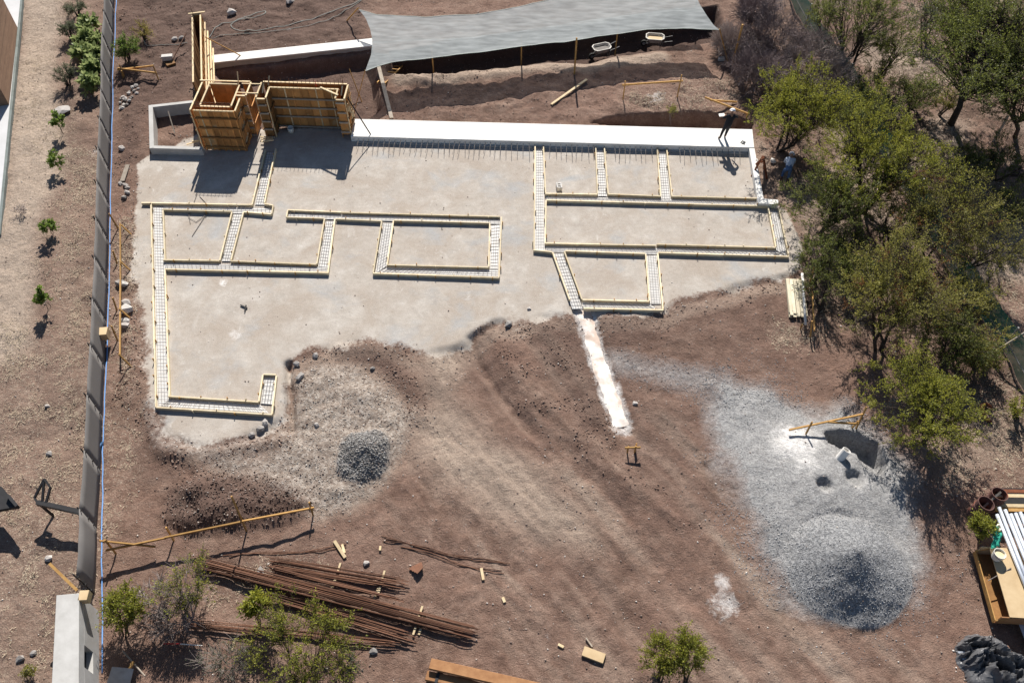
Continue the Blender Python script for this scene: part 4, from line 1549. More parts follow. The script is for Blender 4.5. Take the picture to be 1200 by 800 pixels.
# ------------------------------------------------------------------ house and paving at the left
pv = MB()
k0, k1 = G(25, -10, .12), G(-3, 275, .12)
far0, far1 = G(-260, -10, .12), G(-260, 275, .12)
pv.prism([k1, k0, far0, far1], -.15, .12)
struct(pv.build('pavement', 'paving'))
kb = thing('kerb', 'dark green grey kerb edging the pale paving beside the timber clad house', 'kerb', (k0 + k1) / 2)
d = (k1 - k0)
for i in range(18):
    mb = MB()
    a, b = k0.lerp(k1, i / 18), k0.lerp(k1, (i + 1) / 18)
    dd = (b - a).normalized()
    a, b = a + Vector((.07, 0, -.09)), b + Vector((.07, 0, -.09))
    mb.beam(a + dd * .004, b - dd * .004, .13, .24)
    mb.build('kerb_stone', 'kerb', kb)
h0, h1 = G(21, 33, .12), G(11, 123, .12)
hd = (h1 - h0).normalized()
hn = Vector((-hd.y, hd.x, 0))
if hn.x > 0:
    hn = -hn
HHT = 3.2
hs = thing('timber_house', 'timber clad house wall standing on pale paving at the edge of the site', 'house', (h0 + h1) / 2)
Lh = (h1 - h0).length
mb = MB()
mb.prism([h0 + hn * .06 - hd * -.02, h1 + hn * .06 - hd * .02, h1 + hn * 7, h0 + hn * 7], .12, HHT)
mb.build('wall', 'clad', hs)
npl = 22
for i in range(npl):
    mb = MB()
    z0 = .14 + (HHT - .14) * i / npl
    z1 = .14 + (HHT - .14) * (i + 1) / npl - .008
    c = (h0 + h1) / 2 + hn * .025
    c.z = (z0 + z1) / 2
    mb.frame(c, hd, hn, Vector((0, 0, 1)), Lh / 2, .02, (z1 - z0) / 2)
    mb.build('cladding_board', 'clad', hs)
mb = MB()
mb.prism([h0 - hn * .35 - hd * .3, h1 - hn * .35 + hd * .3, h1 + hn * 7.3 + hd * .3, h0 + hn * 7.3 - hd * .3], HHT + .003, HHT + .18)
mb.build('roof', 'roofing', hs)

# dark steel trailer at the left edge
tr = thing('flat_trailer', 'dark flat steel trailer deck partly in view beside the dry grass', 'trailer', G(-20, 590))
e1_, e2_ = G(12, 583, .9), G(21, 594, .9)
mb = MB()
pA, pB = G(1, 569, .9), G(20, 593, .9)
dv = Vector((-3.4, -.7, 0))
mb.prism([pA, pB, pB + dv, pA + dv], .72, .88)
mb.build('deck', 'blacksteel', tr)
mb = MB()
mb.beam(G(10, 581, .95), G(21, 594, .95), .10, .22)
mb.build('end_rail', 'blacksteel', tr)
for q in ((-1.5, -.3), (-2.6, -.5)):
    mb = MB()
    c = (pA + pB) / 2 + Vector((q[0], q[1], 0))
    n = 16
    c.z = tz(c.x, c.y) + .34
    ax = (pB - pA).normalized()
    for s_ in (-1, 1):
        cc = c + ax * (.45 * s_)
        mb = MB()
        mb.tube([cc - ax * .09, cc + ax * .09], .34, n)
        mb.build('wheel', 'rubber', tr)

# black steel swing frame
sf = thing('steel_swing_frame', 'black welded steel frame with a long arm standing by the grey cloth fence', 'steel frame', S(48, 600))
bA, bB = S(46, 604), S(98, 612)
zb = .75
pa, pb = G(44, 589, zb), G(95, 600, zb)
pa.z = pb.z = zb
for nm, pts, w in (('arm', [pa, pb], .17), ('strut', [pa + Vector((.02, .0, .0)), Vector((pa.x + .25, pa.y - .1, tz(pa.x, pa.y)))], .09), ('strut', [pb, Vector((pb.x, pb.y, tz(pb.x, pb.y)))], .08)):
    mb = MB()
    mb.beam(pts[0], pts[1], w, w)
    mb.build(nm, 'blacksteel', sf)
mb = MB()
mb.beam(pa + Vector((.25, -.08, .06)), pb + Vector((0, -.08, .06)), .09, .03)
mb.build('arm_plate', 'blacksteel', sf)
tA, tB, tC, tD = G(40.5, 583, .8), G(52, 561, 1.1), G(59, 571, 1.0), G(54, 589, .8)
for a, b in ((tA, tB), (tB, tC), (tC, tD), (tB, G(49.5, 588, .8)), (tA, pa), (tD, pa.lerp(pb, .2))):
    mb = MB()
    mb.beam(a, b, .075, .075)
    mb.build('brace', 'blacksteel', sf)

# ------------------------------------------------------------------ shade sail
def polyline(pts, n):
    pts = [Vector((p[0], p[1], 0)) for p in pts]
    Ls = [(pts[i + 1] - pts[i]).length for i in range(len(pts) - 1)]
    T = sum(Ls)
    out = []
    for k in range(n):
        d = T * k / (n - 1)
        i = 0
        while i < len(Ls) - 1 and d > Ls[i]:
            d -= Ls[i]
            i += 1
        out.append(pts[i].lerp(pts[i + 1], min(1, d / Ls[i])))
    return out


NU, NV = 90, 24
zs = 1.72
top = polyline([(421, 14), (440, 20), (500, 22.5), (560, 18.5), (600, 12), (642, 3), (648, 0), (700, -5), (760, -12), (808, -20)], NU)
bot = polyline([(428, 83), (445, 77), (460, 73), (505, 68), (550, 63), (600, 56), (650, 50), (662, 50), (700, 43), (760, 35), (800, 33), (843, 35)], NU)
lft = polyline([(421, 14), (429, 24), (434, 36), (436.5, 48), (435, 64), (428, 83)], NV)
rgt = polyline([(808, -20), (814, -6), (820, 6), (828, 19), (835, 28), (843, 35)], NV)
def sail_point(u, v, drop):
    i, j = u * (NU - 1), v * (NV - 1)
    i0, j0 = min(int(i), NU - 2), min(int(j), NV - 2)
    T, B_ = top[i0].lerp(top[i0 + 1], i - i0), bot[i0].lerp(bot[i0 + 1], i - i0)
    L_, R_ = lft[j0].lerp(lft[j0 + 1], j - j0), rgt[j0].lerp(rgt[j0 + 1], j - j0)
    p = T * (1 - v) + B_ * v + L_ * (1 - u) + R_ * u - (Vector((421, 14, 0)) * (1 - u) * (1 - v) + Vector((808, -20, 0)) * u * (1 - v) + Vector((428, 83, 0)) * (1 - u) * v + Vector((843, 35, 0)) * u * v)
    z = zs + .12 * (1 - v) - drop - .10 * math.sin(math.pi * u) * math.sin(math.pi * v) + .06 * float(vnoise(u * 16 + v * 3, v * 1.6, 1, 5)) + .05 * float(vnoise(u * 9, v * 5, 1, 6)) + .035 * float(vnoise(u * 45 - v * 6, v * 2.5, 1, 8))
    g = G(p.x, p.y, zs - drop)
    return (g.x, g.y, z)


SPLIT = .54
sail = thing('shade_sail', 'large grey shade net of two widths stretched on poles over the trench', 'shade sail', G(640, 60))
NW = 16
vs = [sail_point(i / (NU - 1), SPLIT + (1 - SPLIT) * j / (NW - 1), 0.0) for j in range(NW) for i in range(NU)]
FN = [(j * NU + i, (j + 1) * NU + i, (j + 1) * NU + i + 1, j * NU + i + 1) for j in range(NW - 1) for i in range(NU - 1)]
mb = MB()
mb.add(vs, FN)
mb.build('net', 'sail', sail, True)
vf = [sail_point(i / (NU - 1), (SPLIT + .02) * j / (NW - 1), .46) for j in range(NW) for i in range(NU)]
mb = MB()
mb.add(vf, FN)
mb.build('net', 'sail', sail, True)
NV = NW
edge = [Vector(vs[(NV - 1) * NU + i]) for i in range(0, NU)]
mb = MB()
mb.tube(edge, .022, 4)
mb.build('hem_rope', 'hose', sail)
mb = MB()
mb.tube([Vector(vf[i]) for i in range(NU)], .018, 4)
mb.build('hem_rope', 'hose', sail)


def pole(root, base, top_, r, mat, name='pole'):
    mb = MB()
    mb.tube([base, top_], r, 7)
    return mb.build(name, mat, root)


C_LL, C_UL, C_LR, C_UR = Vector(vs[(NV - 1) * NU]), Vector(vf[0]), Vector(vs[-1]), Vector(vf[NU - 1])
p = S(411, 8)
pole(sail, on(C_UL.x - 1.0, C_UL.y + .9), C_UL + Vector((-.02, .02, .1)), .04, 'stake')
pole(sail, on(C_LL.x - .9, C_LL.y - .6), C_LL + Vector((0, 0, .06)), .022, 'stake')
pole(sail, on(C_LR.x + .8, C_LR.y - .3), C_LR + Vector((0, 0, .06)), .035, 'stake')
pole(sail, on(C_UR.x + .8, C_UR.y + .6), C_UR + Vector((0, 0, .06)), .035, 'stake')
for i in (16, 40, 66):
    q = Vector(vs[3 * NU + i])
    pole(sail, Vector((q.x, q.y, tz(q.x, q.y))), q + Vector((0, 0, -.02)), .04, 'stake')

# posts and planks behind the wall
def post(base, height, r, label, mat='stake', lean=(0, 0), name='timber_post', sq=True):
    b = S(*base)
    mb = MB()
    t = b + Vector((lean[0], lean[1], height))
    if sq:
        mb.beam(b - Vector((0, 0, .1)), t, r * 2, r * 2, (0, 1, 0))
    else:
        mb.tube([b - Vector((0, 0, .1)), t], r, 8)
    return tag(mb.build(name, mat, bevel=.006), label, 'post')


post((673, 87), 2.28, .045, 'tall upright timber post standing in front of the shade net')
post((858, 76), 2.55, .045, 'leaning timber post at the edge of the dead brush', lean=(.05, .0))
post((425, 121), 1.3, .022, 'thin leaning timber pole beside the left edge of the shade net', lean=(-.7, 1.3))
mb = MB()
mb.beam(S(459, 139.5, .06), S(443, 79, .55), .20, .06)
tag(mb.build('gangplank', 'greywood'), 'long grey plank leading from the white wall up under the shade net', 'plank')
mb = MB()
mb.beam(S(646, 123.5, .06), S(687.5, 95, .10), .13, .05)
tag(mb.build('loose_plank', 'batten'), 'single pale plank lying loose on the soil behind the white wall', 'plank')
la = thing('ladder', 'short timber ladder lying on the soil at the end of the trench', 'ladder', S(458, 92))
l0, l1 = S(447, 101, .18), S(469, 84, .45)
dl = (l1 - l0).normalized()
ln = Vector((-dl.y, dl.x, 0)).normalized() * .22
for s_ in (-1, 1):
    mb = MB()
    mb.beam(l0 + ln * s_, l1 + ln * s_, .05, .08)
    mb.build('rail', 'stake', la)
for i in range(6):
    mb = MB()
    c = l0.lerp(l1, (i + .5) / 6)
    mb.beam(c - ln, c + ln, .05, .05)
    mb.build('rung', 'stake', la)


def wheelbarrow(px, py, rz, label, load, zoff=0.0):
    b = S(px, py)
    b.z += zoff
    t = thing('wheelbarrow', label, 'wheelbarrow', b)
    t.rotation_euler = (0, 0, rz)
    t['_o'] = (0, 0, 0)
    def rr_(w, l, z, c=.16):
        return [(-l + c, -w, z), (l - c, -w, z), (l, -w + c, z), (l, w - c, z), (l - c, w, z), (-l + c, w, z), (-l, w - c, z), (-l, -w + c, z)]
    o1, o0 = rr_(.36, .56, .72), rr_(.22, .34, .40, .1)
    i1, i0 = rr_(.32, .52, .725), rr_(.20, .32, .43, .1)
    mb = MB()
    fs = []
    for i in range(8):
        j = (i + 1) % 8
        fs += [(8 + i, 8 + j, j, i), (i, j, 16 + j, 16 + i), (16 + i, 16 + j, 24 + j, 24 + i)]
    fs += [tuple(range(24, 32)), tuple(range(15, 7, -1))]
    mb.add(o1 + o0 + i1 + i0, fs)
    mb.build('tray', 'dirtytray', t)
    mb = MB()
    mb.add(rr_(.275, .43, .60, .12), [tuple(range(8))])
    mb.build('load', load, t)
    mb = MB()
    mb.tube([(.62, -.05, .20), (.62, .05, .20)], .20, 14)
    w_ = mb.build('wheel', 'rubber', t)
    mb = MB()
    mb.tube([(.62, -.07, .20), (.62, .07, .20)], .09, 10)
    mb.build('hub', 'steelpole', w_, origin=(0, 0, 0))
    for s_ in (-1, 1):
        mb = MB()
        mb.tube([(.62, .08 * s_, .20), (.30, .17 * s_, .36), (-.45, .25 * s_, .50), (-1.05, .28 * s_, .66)], .018, 6)
        mb.build('handle', 'steelpole', t)
        mb = MB()
        mb.tube([(-.25, .22 * s_, .46), (-.38, .24 * s_, .02), (-.50, .25 * s_, .48)], .016, 6)
        mb.build('leg', 'steelpole', t)
    return t


wheelbarrow(704, 67, R(200), 'pale wheelbarrow with a dark load under the edge of the shade net', 'wetmix', .0)
wheelbarrow(766, 55, R(172), 'pale wheelbarrow half full of sandy soil under the shade net', 'ply', .0)


# ------------------------------------------------------------------ rails on stakes
def railframe(label, stakes, rails, cat='rail', mat='stake', group=None, th=.055):
    """stakes: (base px, tip height, lean) ; rails: (px a, height a, px b, height b)"""
    b = [S(*q[0]) for q in stakes]
    t = thing('batter_rail', label, cat, b[0], group)
    for q, p in zip(stakes, b):
        ln_ = q[2] if len(q) > 2 else (0, 0)
        mb = MB()
        mb.beam(p - Vector((0, 0, .12)), p + Vector((ln_[0], ln_[1], q[1])), th, th, (0, 1, 0))
        mb.build('stake', mat, t)
    for a, ha, b_, hb in rails:
        mb = MB()
        pa_, pb_ = S(*a), S(*b_)
        pa_.z = tz(pa_.x, pa_.y) + ha
        pb_.z = tz(pb_.x, pb_.y) + hb
        mb.beam(pa_, pb_, .05, .09)
        mb.build('rail', mat, t)
    return t


# bottom left long rail
railframe('long yellow timber rail on leaning stakes in front of the earth mound',
          [((136, 649), 1.0, (-.05, .1)), ((204, 634), .75, (-.1, .2)), ((289, 622.5), 1.9, (-.15, .45)), ((367, 604), .8, (-.02, .15))],
          [((131, 652), .55, (200, 637.5), .55), ((199, 637.5), .57, (288, 619), .57), ((287, 618.5), .55, (371, 602), .52), ((127, 645), .85, (186, 645), .35)])
# goal shaped rail behind the wall
railframe('goal shaped timber rail over a white lime spill behind the wall', [((730, 117), 1.2), ((793.5, 114), 1.35, (.05, .1))], [((727, 117), .95, (797, 113), 1.0)])
railframe('low timber rail with loose sticks at the end of the white wall', [((817, 148), .9, (.1, .3)), ((874, 140), .4)], [((820, 143), .45, (876, 139), .3), ((826, 146), .4, (858, 142), .1)])
railframe('crooked timber rail at the head of the sand heap', [((944, 509), .7, (.1, .15)), ((1003, 503), 1.1, (.15, .35)), ((998, 501), .5, (.1, .0))],
          [((923, 507), .22, (1004, 497), .75), ((966, 503), .55, (1002, 502), .35)])
railframe('tiny timber trestle standing at the foot of the white lime strip', [((735, 530), .45), ((743.5, 530), .5), ((744.5, 526), .42)], [((731, 531), .42, (749, 530.5), .42)])
railframe('timber rail trestle beside the pile of stones and the grey fence', [((146, 90), .7, (-.1, .15)), ((186, 94), .75, (-.15, .3)), ((144, 92), .5, (.1, .0))],
          [((142, 90), .55, (186, 92), .35), ((141, 91), .5, (184, 88), .6)])
railframe('long thin timber rail on splayed pegs along the edge of the pad', [((139, 268), .9, (-.15, .1)), ((155, 275), .55, (-.35, .1)), ((154, 317), .5, (-.35, .1)), ((137, 310), .6, (-.05, .3)), ((153, 372), .5, (-.35, .1)), ((137, 365), .6, (-.05, .3)), ((155, 430), .7, (-.35, .15)), ((138, 400), .7, (-.1, .3))],
          [((145, 270), .45, (145.5, 340), .45), ((145.5, 339), .47, (145.5, 425), .47)])
railframe('thin rusty rail on stakes leaning by the timber stack', [((950, 396), .8, (-.1, .3)), ((946, 340), 1.1, (.1, .4)), ((938, 385), .3)], [((948, 345), .5, (951, 395), .45)])

# wooden box on a pole beside the fence
bx = thing('timber_box', 'small pale timber box on a post beside the grey cloth fence', 'box', S(131, 410))
c = S(132, 408)
mb = MB()
mb.box(c + Vector((-.35, .35, .55)), (.55, .42, .38), .1)
mb.build('case', 'ply', bx, bevel=.01)
mb = MB()
mb.beam(c + Vector((-.35, .3, -.1)), c + Vector((-.75, .9, 1.3)), .06, .05)
mb.build('post', 'stake', bx)

# ------------------------------------------------------------------ stacks and scrap on the ground
rb_specs = [
    # (far-left px, far-right px, spread m, bars, height levels, label)
    ((322, 661), (470, 686), .20, 26, 3, 'upper bundle of brown rebar raised on pale timber spacers'),
    ((320, 668), (462, 704), .09, 14, 3, 'narrow bundle of brown rebar just below the raised upper bundle'),
    ((240, 662), (548, 741), .26, 40, 3, 'longest bundle of brown rebar running diagonally across the yard'),
    ((322, 700), (480, 748), .20, 20, 2, 'grey brown rebar bundle below the longest bundle, half under the shrub'),
    ((300, 738), (466, 756), .10, 12, 2, 'thin rebar bundle behind the olive shrub tips'),
    ((228, 733), (330, 742), .12, 14, 3, 'short red brown rebar bundle ending under the olive shrub'),
]
for bi, (a, b, spread, nb, lv, label) in enumerate(rb_specs):
    rr = random.Random(50 + bi)
    pa_, pb_ = S(*a), S(*b)
    t = thing('rebar_bundle', label, 'rebar bundle', (pa_ + pb_) / 2, 'rebar bundles stored in the yard')
    d = (pb_ - pa_)
    d.z = 0
    L = d.length
    d.normalize()
    nn = Vector((-d.y, d.x, 0))
    zg = max(pa_.z, pb_.z, (pa_.z + pb_.z) / 2, tz(*((pa_ + pb_) / 2)[:2])) + .10
    for i in range(nb):
        mb = MB()
        f = rr.uniform(-1, 1)
        lvl = rr.randrange(lv)
        z = zg + .028 * lvl * 2 + rr.uniform(0, .02)
        e0 = rr.uniform(-.35, .15) if rr.random() < .8 else rr.uniform(-.2, 1.0)
        e1 = rr.uniform(-.25, .4) if rr.random() < .8 else rr.uniform(-1.0, .1)
        f2 = f + rr.uniform(-.18, .18)
        pts = []
        for k in range(6):
            u = k / 5
            ff = (f * (1 - u) + f2 * u) * spread * (1 - .18 * lvl / max(1, lv - 1))
            p = pa_ + d * (e0 + (L + e1 - e0) * u) + nn * (ff + .02 * math.sin(3 * u + i))
            p.z = z + .02 * math.sin(2.5 * u + i)
            pts.append(p)
        mb.tube(pts, rr.uniform(.010, .016), 5)
        mb.build('bar', 'rebar', t)
    for u in ((.5, .85) if bi < 2 else (.82,) if bi == 2 else ()):
        mb = MB()
        c = pa_ + d * (L * u)
        c.z = zg - .055
        mb.beam(c - nn * (spread + .28), c + nn * (spread + .22), .07, .07)
        mb.build('spacer', 'batten', t)
# thin loose bars lying across the yard
for (a, b, k) in (((448, 632), (600, 658), 3), ((470, 640), (595, 672), 2), ((265, 656), (405, 644), 2)):
    for i in range(k):
        rr = random.Random(hash((a[0], i)) % 999)
        pa_, pb_ = S(a[0] + rr.uniform(-4, 4), a[1] + rr.uniform(-4, 4)), S(b[0] + rr.uniform(-8, 4), b[1] + rr.uniform(-5, 5))
        mb = MB()
        pts = []
        for j in range(9):
            q = pa_.lerp(pb_, j / 8)
            pts.append(on(q.x, q.y + .08 * math.sin(j * .8 + i), .03))
        mb.tube(pts, .013, 5)
        tag(mb.build('loose_rebar', 'rebar'), 'single thin rusty rebar lying loose on the bare soil', 'rebar', 'loose rebars on the soil')


def plank(px0, px1, w, th, mat, name, label, cat, z=0.0, group=None, tilt=0.0):
    a, b = S(*px0), S(*px1)
    zz = max(a.z, b.z) + th / 2 + z + .01
    a.z = zz + tilt
    b.z = zz
    mb = MB()
    mb.beam(a, b, w, th)
    return tag(mb.build(name, mat, bevel=.006), label, cat, group)


plank((683, 763.5), (708, 772.5), .33, .10, 'ply', 'board_offcut', 'wide pale board offcut lying alone on bare soil', 'board')
plank((654, 755), (660.5, 758.5), .09, .06, 'batten', 'wood_chip', 'very small wood block near the wide pale board offcut', 'offcut')
plank((686.5, 747.5), (694, 758), .05, .05, 'greywood', 'wood_stick', 'thin grey stick touching the wide pale board offcut', 'stick')
plank((392, 634), (405, 654), .12, .05, 'batten', 'wood_offcut', 'pale wooden slat lying beyond the end of the rebar stack', 'offcut')
plank((401, 638), (404, 648), .09, .04, 'batten', 'wood_offcut', 'shorter pale slat tucked against the slat beyond the rebar stack', 'offcut')
plank((564, 666), (566.5, 680), .10, .06, 'batten', 'wood_offcut', 'upright lying pale peg below the loose rebars', 'offcut', group=None)
plank((589, 700), (591.5, 706), .10, .05, 'batten', 'wood_offcut', 'tiny pale wood chip alone on the dark soil', 'offcut')
plank((498, 719), (491, 744), .08, .05, 'batten', 'wood_offcut', 'pale spacer stick poking out from the longest rebar bundle', 'offcut')
plank((446, 640), (445.5, 645.5), .08, .05, 'batten', 'wood_offcut', 'small pale peg at the end of the loose rebars', 'offcut')
plank((276, 748), (272, 762), .07, .04, 'batten', 'wood_offcut', 'thin pale slat lying below the short rebar bundle', 'offcut')
plank((144, 214), (150, 194), .22, .06, 'greywood', 'short_plank', 'short weathered plank lying at the corner of the pad by the fence', 'plank')

# brown beams at the bottom edge
for i, (a, b, w, lab) in enumerate((((505, 781), (640, 812), .34, 'thick brown timber beam on top of the stacked beams'), ((500, 793), (640, 824), .30, 'lower brown timber beam under the edge of the stacked beams'))):
    p, q = S(*a), S(*b)
    z = max(p.z, q.z) + (.32 if i == 0 else .14)
    p.z = q.z = z
    mb = MB()
    mb.beam(p, q, w, .16)
    tag(mb.build('timber_beam', 'beam', bevel=.012), lab, 'beam')
for k, u in enumerate((.08, .6)):
    p, q = S(505, 781), S(640, 812)
    c = p.lerp(q, u)
    mb = MB()
    mb.box((c.x - .02, c.y - .20, c.z + .12), (.1, .62, .235), R(-15))
    tag(mb.build('beam_support', 'blacksteel'), 'dark block propping up the thick brown timber beam', 'support', 'beam supports')

# rusty scrap lump
mb = MB()
c = S(490, 664)
for i in range(4):
    d = Vector((math.cos(.5 + i * .12), math.sin(.5 + i * .12), 0)) * (.24 - .03 * i)
    p = c + Vector((.05 * i - .08, -.06 * i, .07 + .03 * i))
    mb.beam(p - d, p + d, .09, .06)
tag(mb.build('rusty_scrap', 'rebar'), 'small dark rusty steel bracket lying on open soil', 'scrap')
mb = MB()
c = S(1158, 485)
pts = [c + Vector((.25 * math.cos(a), .42 * math.sin(a), .08)) for a in np.linspace(.6, 4.6, 9)]
mb.tube(pts, [.05, .08, .09, .1, .1, .1, .09, .08, .05], 7)
tag(mb.build('rusty_pipe_bend', 'rust', smooth=True), 'curved rusty pipe piece lying in straw by the green fence', 'scrap')

# timber stack and white pipe by the trees
ts = thing('timber_stack', 'neat stack of pale sawn boards lying under the edge of the trees', 'timber stack', S(935, 350))
a0_, a1_ = S(930, 330), S(935, 372)
dd = (a1_ - a0_)
dd.z = 0
Lt = dd.length
dd.normalize()
nn = Vector((-dd.y, dd.x, 0))
zb = max(a0_.z, a1_.z) + .05
rr = random.Random(8)
for l in range(3):
    for k in range(5):
        mb = MB()
        c = a0_ + nn * (-.32 + .16 * k - .0) + dd * rr.uniform(-.08, .08)
        c.z = zb + .055 * l
        e = c + dd * (Lt + rr.uniform(-.12, .12)) + nn * rr.uniform(-.02, .02)
        e.z = c.z
        mb.beam(c, e, .14, .05)
        mb.build('board', 'paleboard', ts)
mb = MB()
mb.tube([S(938, 326, .32), S(942.5, 384, .22)], .06, 10)
tag(mb.build('plastic_pipe', 'pvc', smooth=True), 'long white plastic pipe leaning along the pale timber stack', 'pipe')

# white pipe standing in sand
p = S(984, 537, -.05)
mb = MB()
n = 18
q = p + Vector((.20, .16, .42))
ax = (q - p).normalized()
a_ = ax.orthogonal().normalized()
b_ = ax.cross(a_)
ring = lambda c, r: [c + (a_ * math.cos(6.2832 * i / n) + b_ * math.sin(6.2832 * i / n)) * r for i in range(n)]
v4 = ring(p, .165) + ring(q, .165) + ring(q, .14) + ring(p + ax * .06, .14)
fs = [(k * n + i, k * n + (i + 1) % n, (k + 1) * n + (i + 1) % n, (k + 1) * n + i) for k in range(3) for i in range(n)]
fs.append(tuple(3 * n + i for i in range(n)))
mb.add(v4, fs)
tag(mb.build('sand_pipe', 'pvc'), 'short wide white pipe standing tilted in the dug sand', 'pipe')

# rebar hoop lying on pad and small bits
mb = MB()
zz = .03
for pl in ([(231, 227), (221, 255), (230, 260), (249, 246), (234, 230)], [(236, 245), (241, 252), (225, 277)], [(221, 250), (223, 262)]):
    mb.tube([G(a, b, zz) for a, b in pl], .014, 5)
tag(mb.build('bent_wire', 'mesh'), 'bent wire frame lying flat inside the first footing room', 'wire')
for k, (a, b, lab) in enumerate((((282, 358), (291, 363), 'dark crossed steel scrap on the open pad beside the room'), ((290, 366), (287, 366), 'x'))):
    if k == 0:
        mb = MB()
        mb.beam(S(282, 358, .05), S(290, 361.5, .05), .05, .04)
        mb.beam(S(289, 359, .09), S(287, 366, .05), .05, .04)
        tag(mb.build('steel_scrap', 'blacksteel'), lab, 'scrap')
hb = thing('hollow_block', 'pale hollow concrete block standing in the first bay by the wall', 'block', S(655, 221))
c = S(655, 221)
for s_ in (-1, 1):
    mb = MB()
    mb.box(c + Vector((.10 * s_, 0, .12)), (.07, .38, .24), .1)
    mb.build('shell', 'block', hb, bevel=.008)
for k in (-.155, 0, .155):
    mb = MB()
    mb.box(c + Vector((0, k, .118)), (.125, .06, .22), .1)
    mb.build('web', 'block', hb)
mb = MB()
c = S(197, 70)
mb.box(c + Vector((0, 0, .14)), (.62, .30, .28), .15)
tag(mb.build('pale_block', 'block', bevel=.02), 'pale rectangular block resting on dark soil near the fence', 'block')
mb = MB()
c = S(202, 75)
mb.box(c + Vector((-.05, -.1, .07)), (.5, .3, .12), .6)
tag(mb.build('dark_board', 'formdark'), 'dark stained board under the pale block', 'board')
mb = MB()
mb.beam(S(203, 73, .15), S(222, 51, .65), .05, .05)
tag(mb.build('leaning_stick', 'rebar'), 'thin brown stick leaning from the pale block up to the timber wing', 'stick')
mb = MB()
c = S(775, 70 + 1)
c = S(845, 71)
mb.box(c + Vector((0, 0, .1)), (.34, .22, .2), .1)
tag(mb.build('pale_block', 'block', bevel=.02), 'pale block on dry grass below the tip of the shade net', 'block')

# hoses at the back
def hose(pts, r, mat, label, name='garden_hose'):
    P = [S(*q) for q in pts]
    out = []
    for i in range(len(P) - 1):
        p0, p1, p2, p3 = P[max(i - 1, 0)], P[i], P[i + 1], P[min(i + 2, len(P) - 1)]
        for j in range(6):
            t = j / 6
            q = .5 * ((2 * p1) + (-p0 + p2) * t + (2 * p0 - 5 * p1 + 4 * p2 - p3) * t * t + (-p0 + 3 * p1 - 3 * p2 + p3) * t ** 3)
            out.append(on(q.x, q.y, r + .02))
    mb = MB()
    mb.tube(out, r, 5)
    tag(mb.build(name, mat, smooth=True), label, 'hose')


hose([(245, 46), (258, 30), (275, 26), (300, 16), (311, 14), (308, 18), (290, 22), (273, 28), (272, 33), (282, 37), (300, 37), (340, 30), (390, 14), (420, 2), (440, -12)], .018, 'hose', 'pale grey hose looping on dark soil behind the low wall')
hose([(248, 46), (290, 40), (330, 36), (370, 28), (400, 16), (425, 0), (435, -10)], .014, 'hose', 'darker straight hose running up beside the looping pale hose')
hose([(168, 45), (171, 53), (180, 54), (200, 53), (222, 50)], .016, 'hose', 'thin hose lying on soil beside the green bush at the fence')

# stones
def rock(px, py, r, label, group=None, mat='stone', seed=0, sq=(1, .8, .6)):
    p = S(px, py)
    mb = MB()
    mb.ico(p + Vector((0, 0, r * .35)), r, seed, sq, .3)
    return tag(mb.build('rock', mat), label, 'rock', group)


for i in range(22):
    rr = random.Random(300 + i)
    u = i / 21
    px = 141 + 20 * (i % 6) / 5 + rr.uniform(-2, 2)
    py = 119 - 16 * ((i % 6) / 5) + 5 * (i // 6) / 1.2 + rr.uniform(-1.5, 1.5) - 2
    rock(px, py, rr.uniform(.09, .18), 'rounded grey stone in the small pile by the fence and timber trestle', 'stones piled beside the trestle', seed=i)
for i, (a, b, r) in enumerate(((123.75 * 2.19, 25, .0),)):
    pass
for i, (a, b) in enumerate(((141, 216), (147, 218), (150, 221), (146, 232), (150, 226))):
    rock(a, b, .16, 'brown stone beside the short weathered plank at the pad corner', 'stones at the pad corner', seed=40 + i)
for i, (a, b, r) in enumerate(((148, 356, .26), (148, 364, .34), (146, 382, .22), (148, 377, .2), (141, 333, .22), (147, 334, .2))):
    rock(a, b, r, 'pale stone under the long thin rail at the pad edge', 'stones under the thin rail', 'block' if i % 2 else 'stone', seed=60 + i)
for i, (a, b, r) in enumerate(((311, 496, .16), (306, 503, .2), (295, 510, .16), (347, 427, .18), (352, 442, .2), (370, 417, .16), (371, 498, .14), (596, 381, .22), (437, 432, .12), (620, 362, .1))):
    rock(a, b, r, 'loose stone at the broken lower edge of the gravel pad', 'stones along the pad edge', seed=80 + i)
for i, (a, b, r) in enumerate(((272, 16, .32), (340, 3, .3), (205, 47, .2), (213, 46, .22), (262, 93, .26))):
    rock(a, b, r, 'grey stone lying on the dark dug soil behind the low wall', 'stones behind the low wall', seed=100 + i)
for i, (a, b, r) in enumerate(((24, 772, .15), (40, 765, .12), (57, 655, .16), (58, 532, .16), (56, 476, .12))):
    rock(a, b, r, 'whitish stone on the straw strewn ground left of the fence', 'stones left of the fence', 'stone', seed=120 + i)
for i, (a, b, r) in enumerate(((306, 671, .2), (430, 660, .14), (438, 763, .16), (407, 690, .1), (744, 473, .12), (142, 175, .22))):
    rock(a, b, r, 'single grey stone on the brown soil of the yard', 'stones about the yard', seed=140 + i)
rock(73, 132, .5, 'flat pale grey stone slab beside the seedling left of the fence', None, 'stone', 160, (1.2, .8, .25))
for i, (a, b, r) in enumerate(((885, 190, .2), (905, 190, .18), (870, 143, .2))):
    rock(a, b, r, 'pale stone by the outer end of the white wall', 'stones at the wall end', 'block', seed=170 + i)

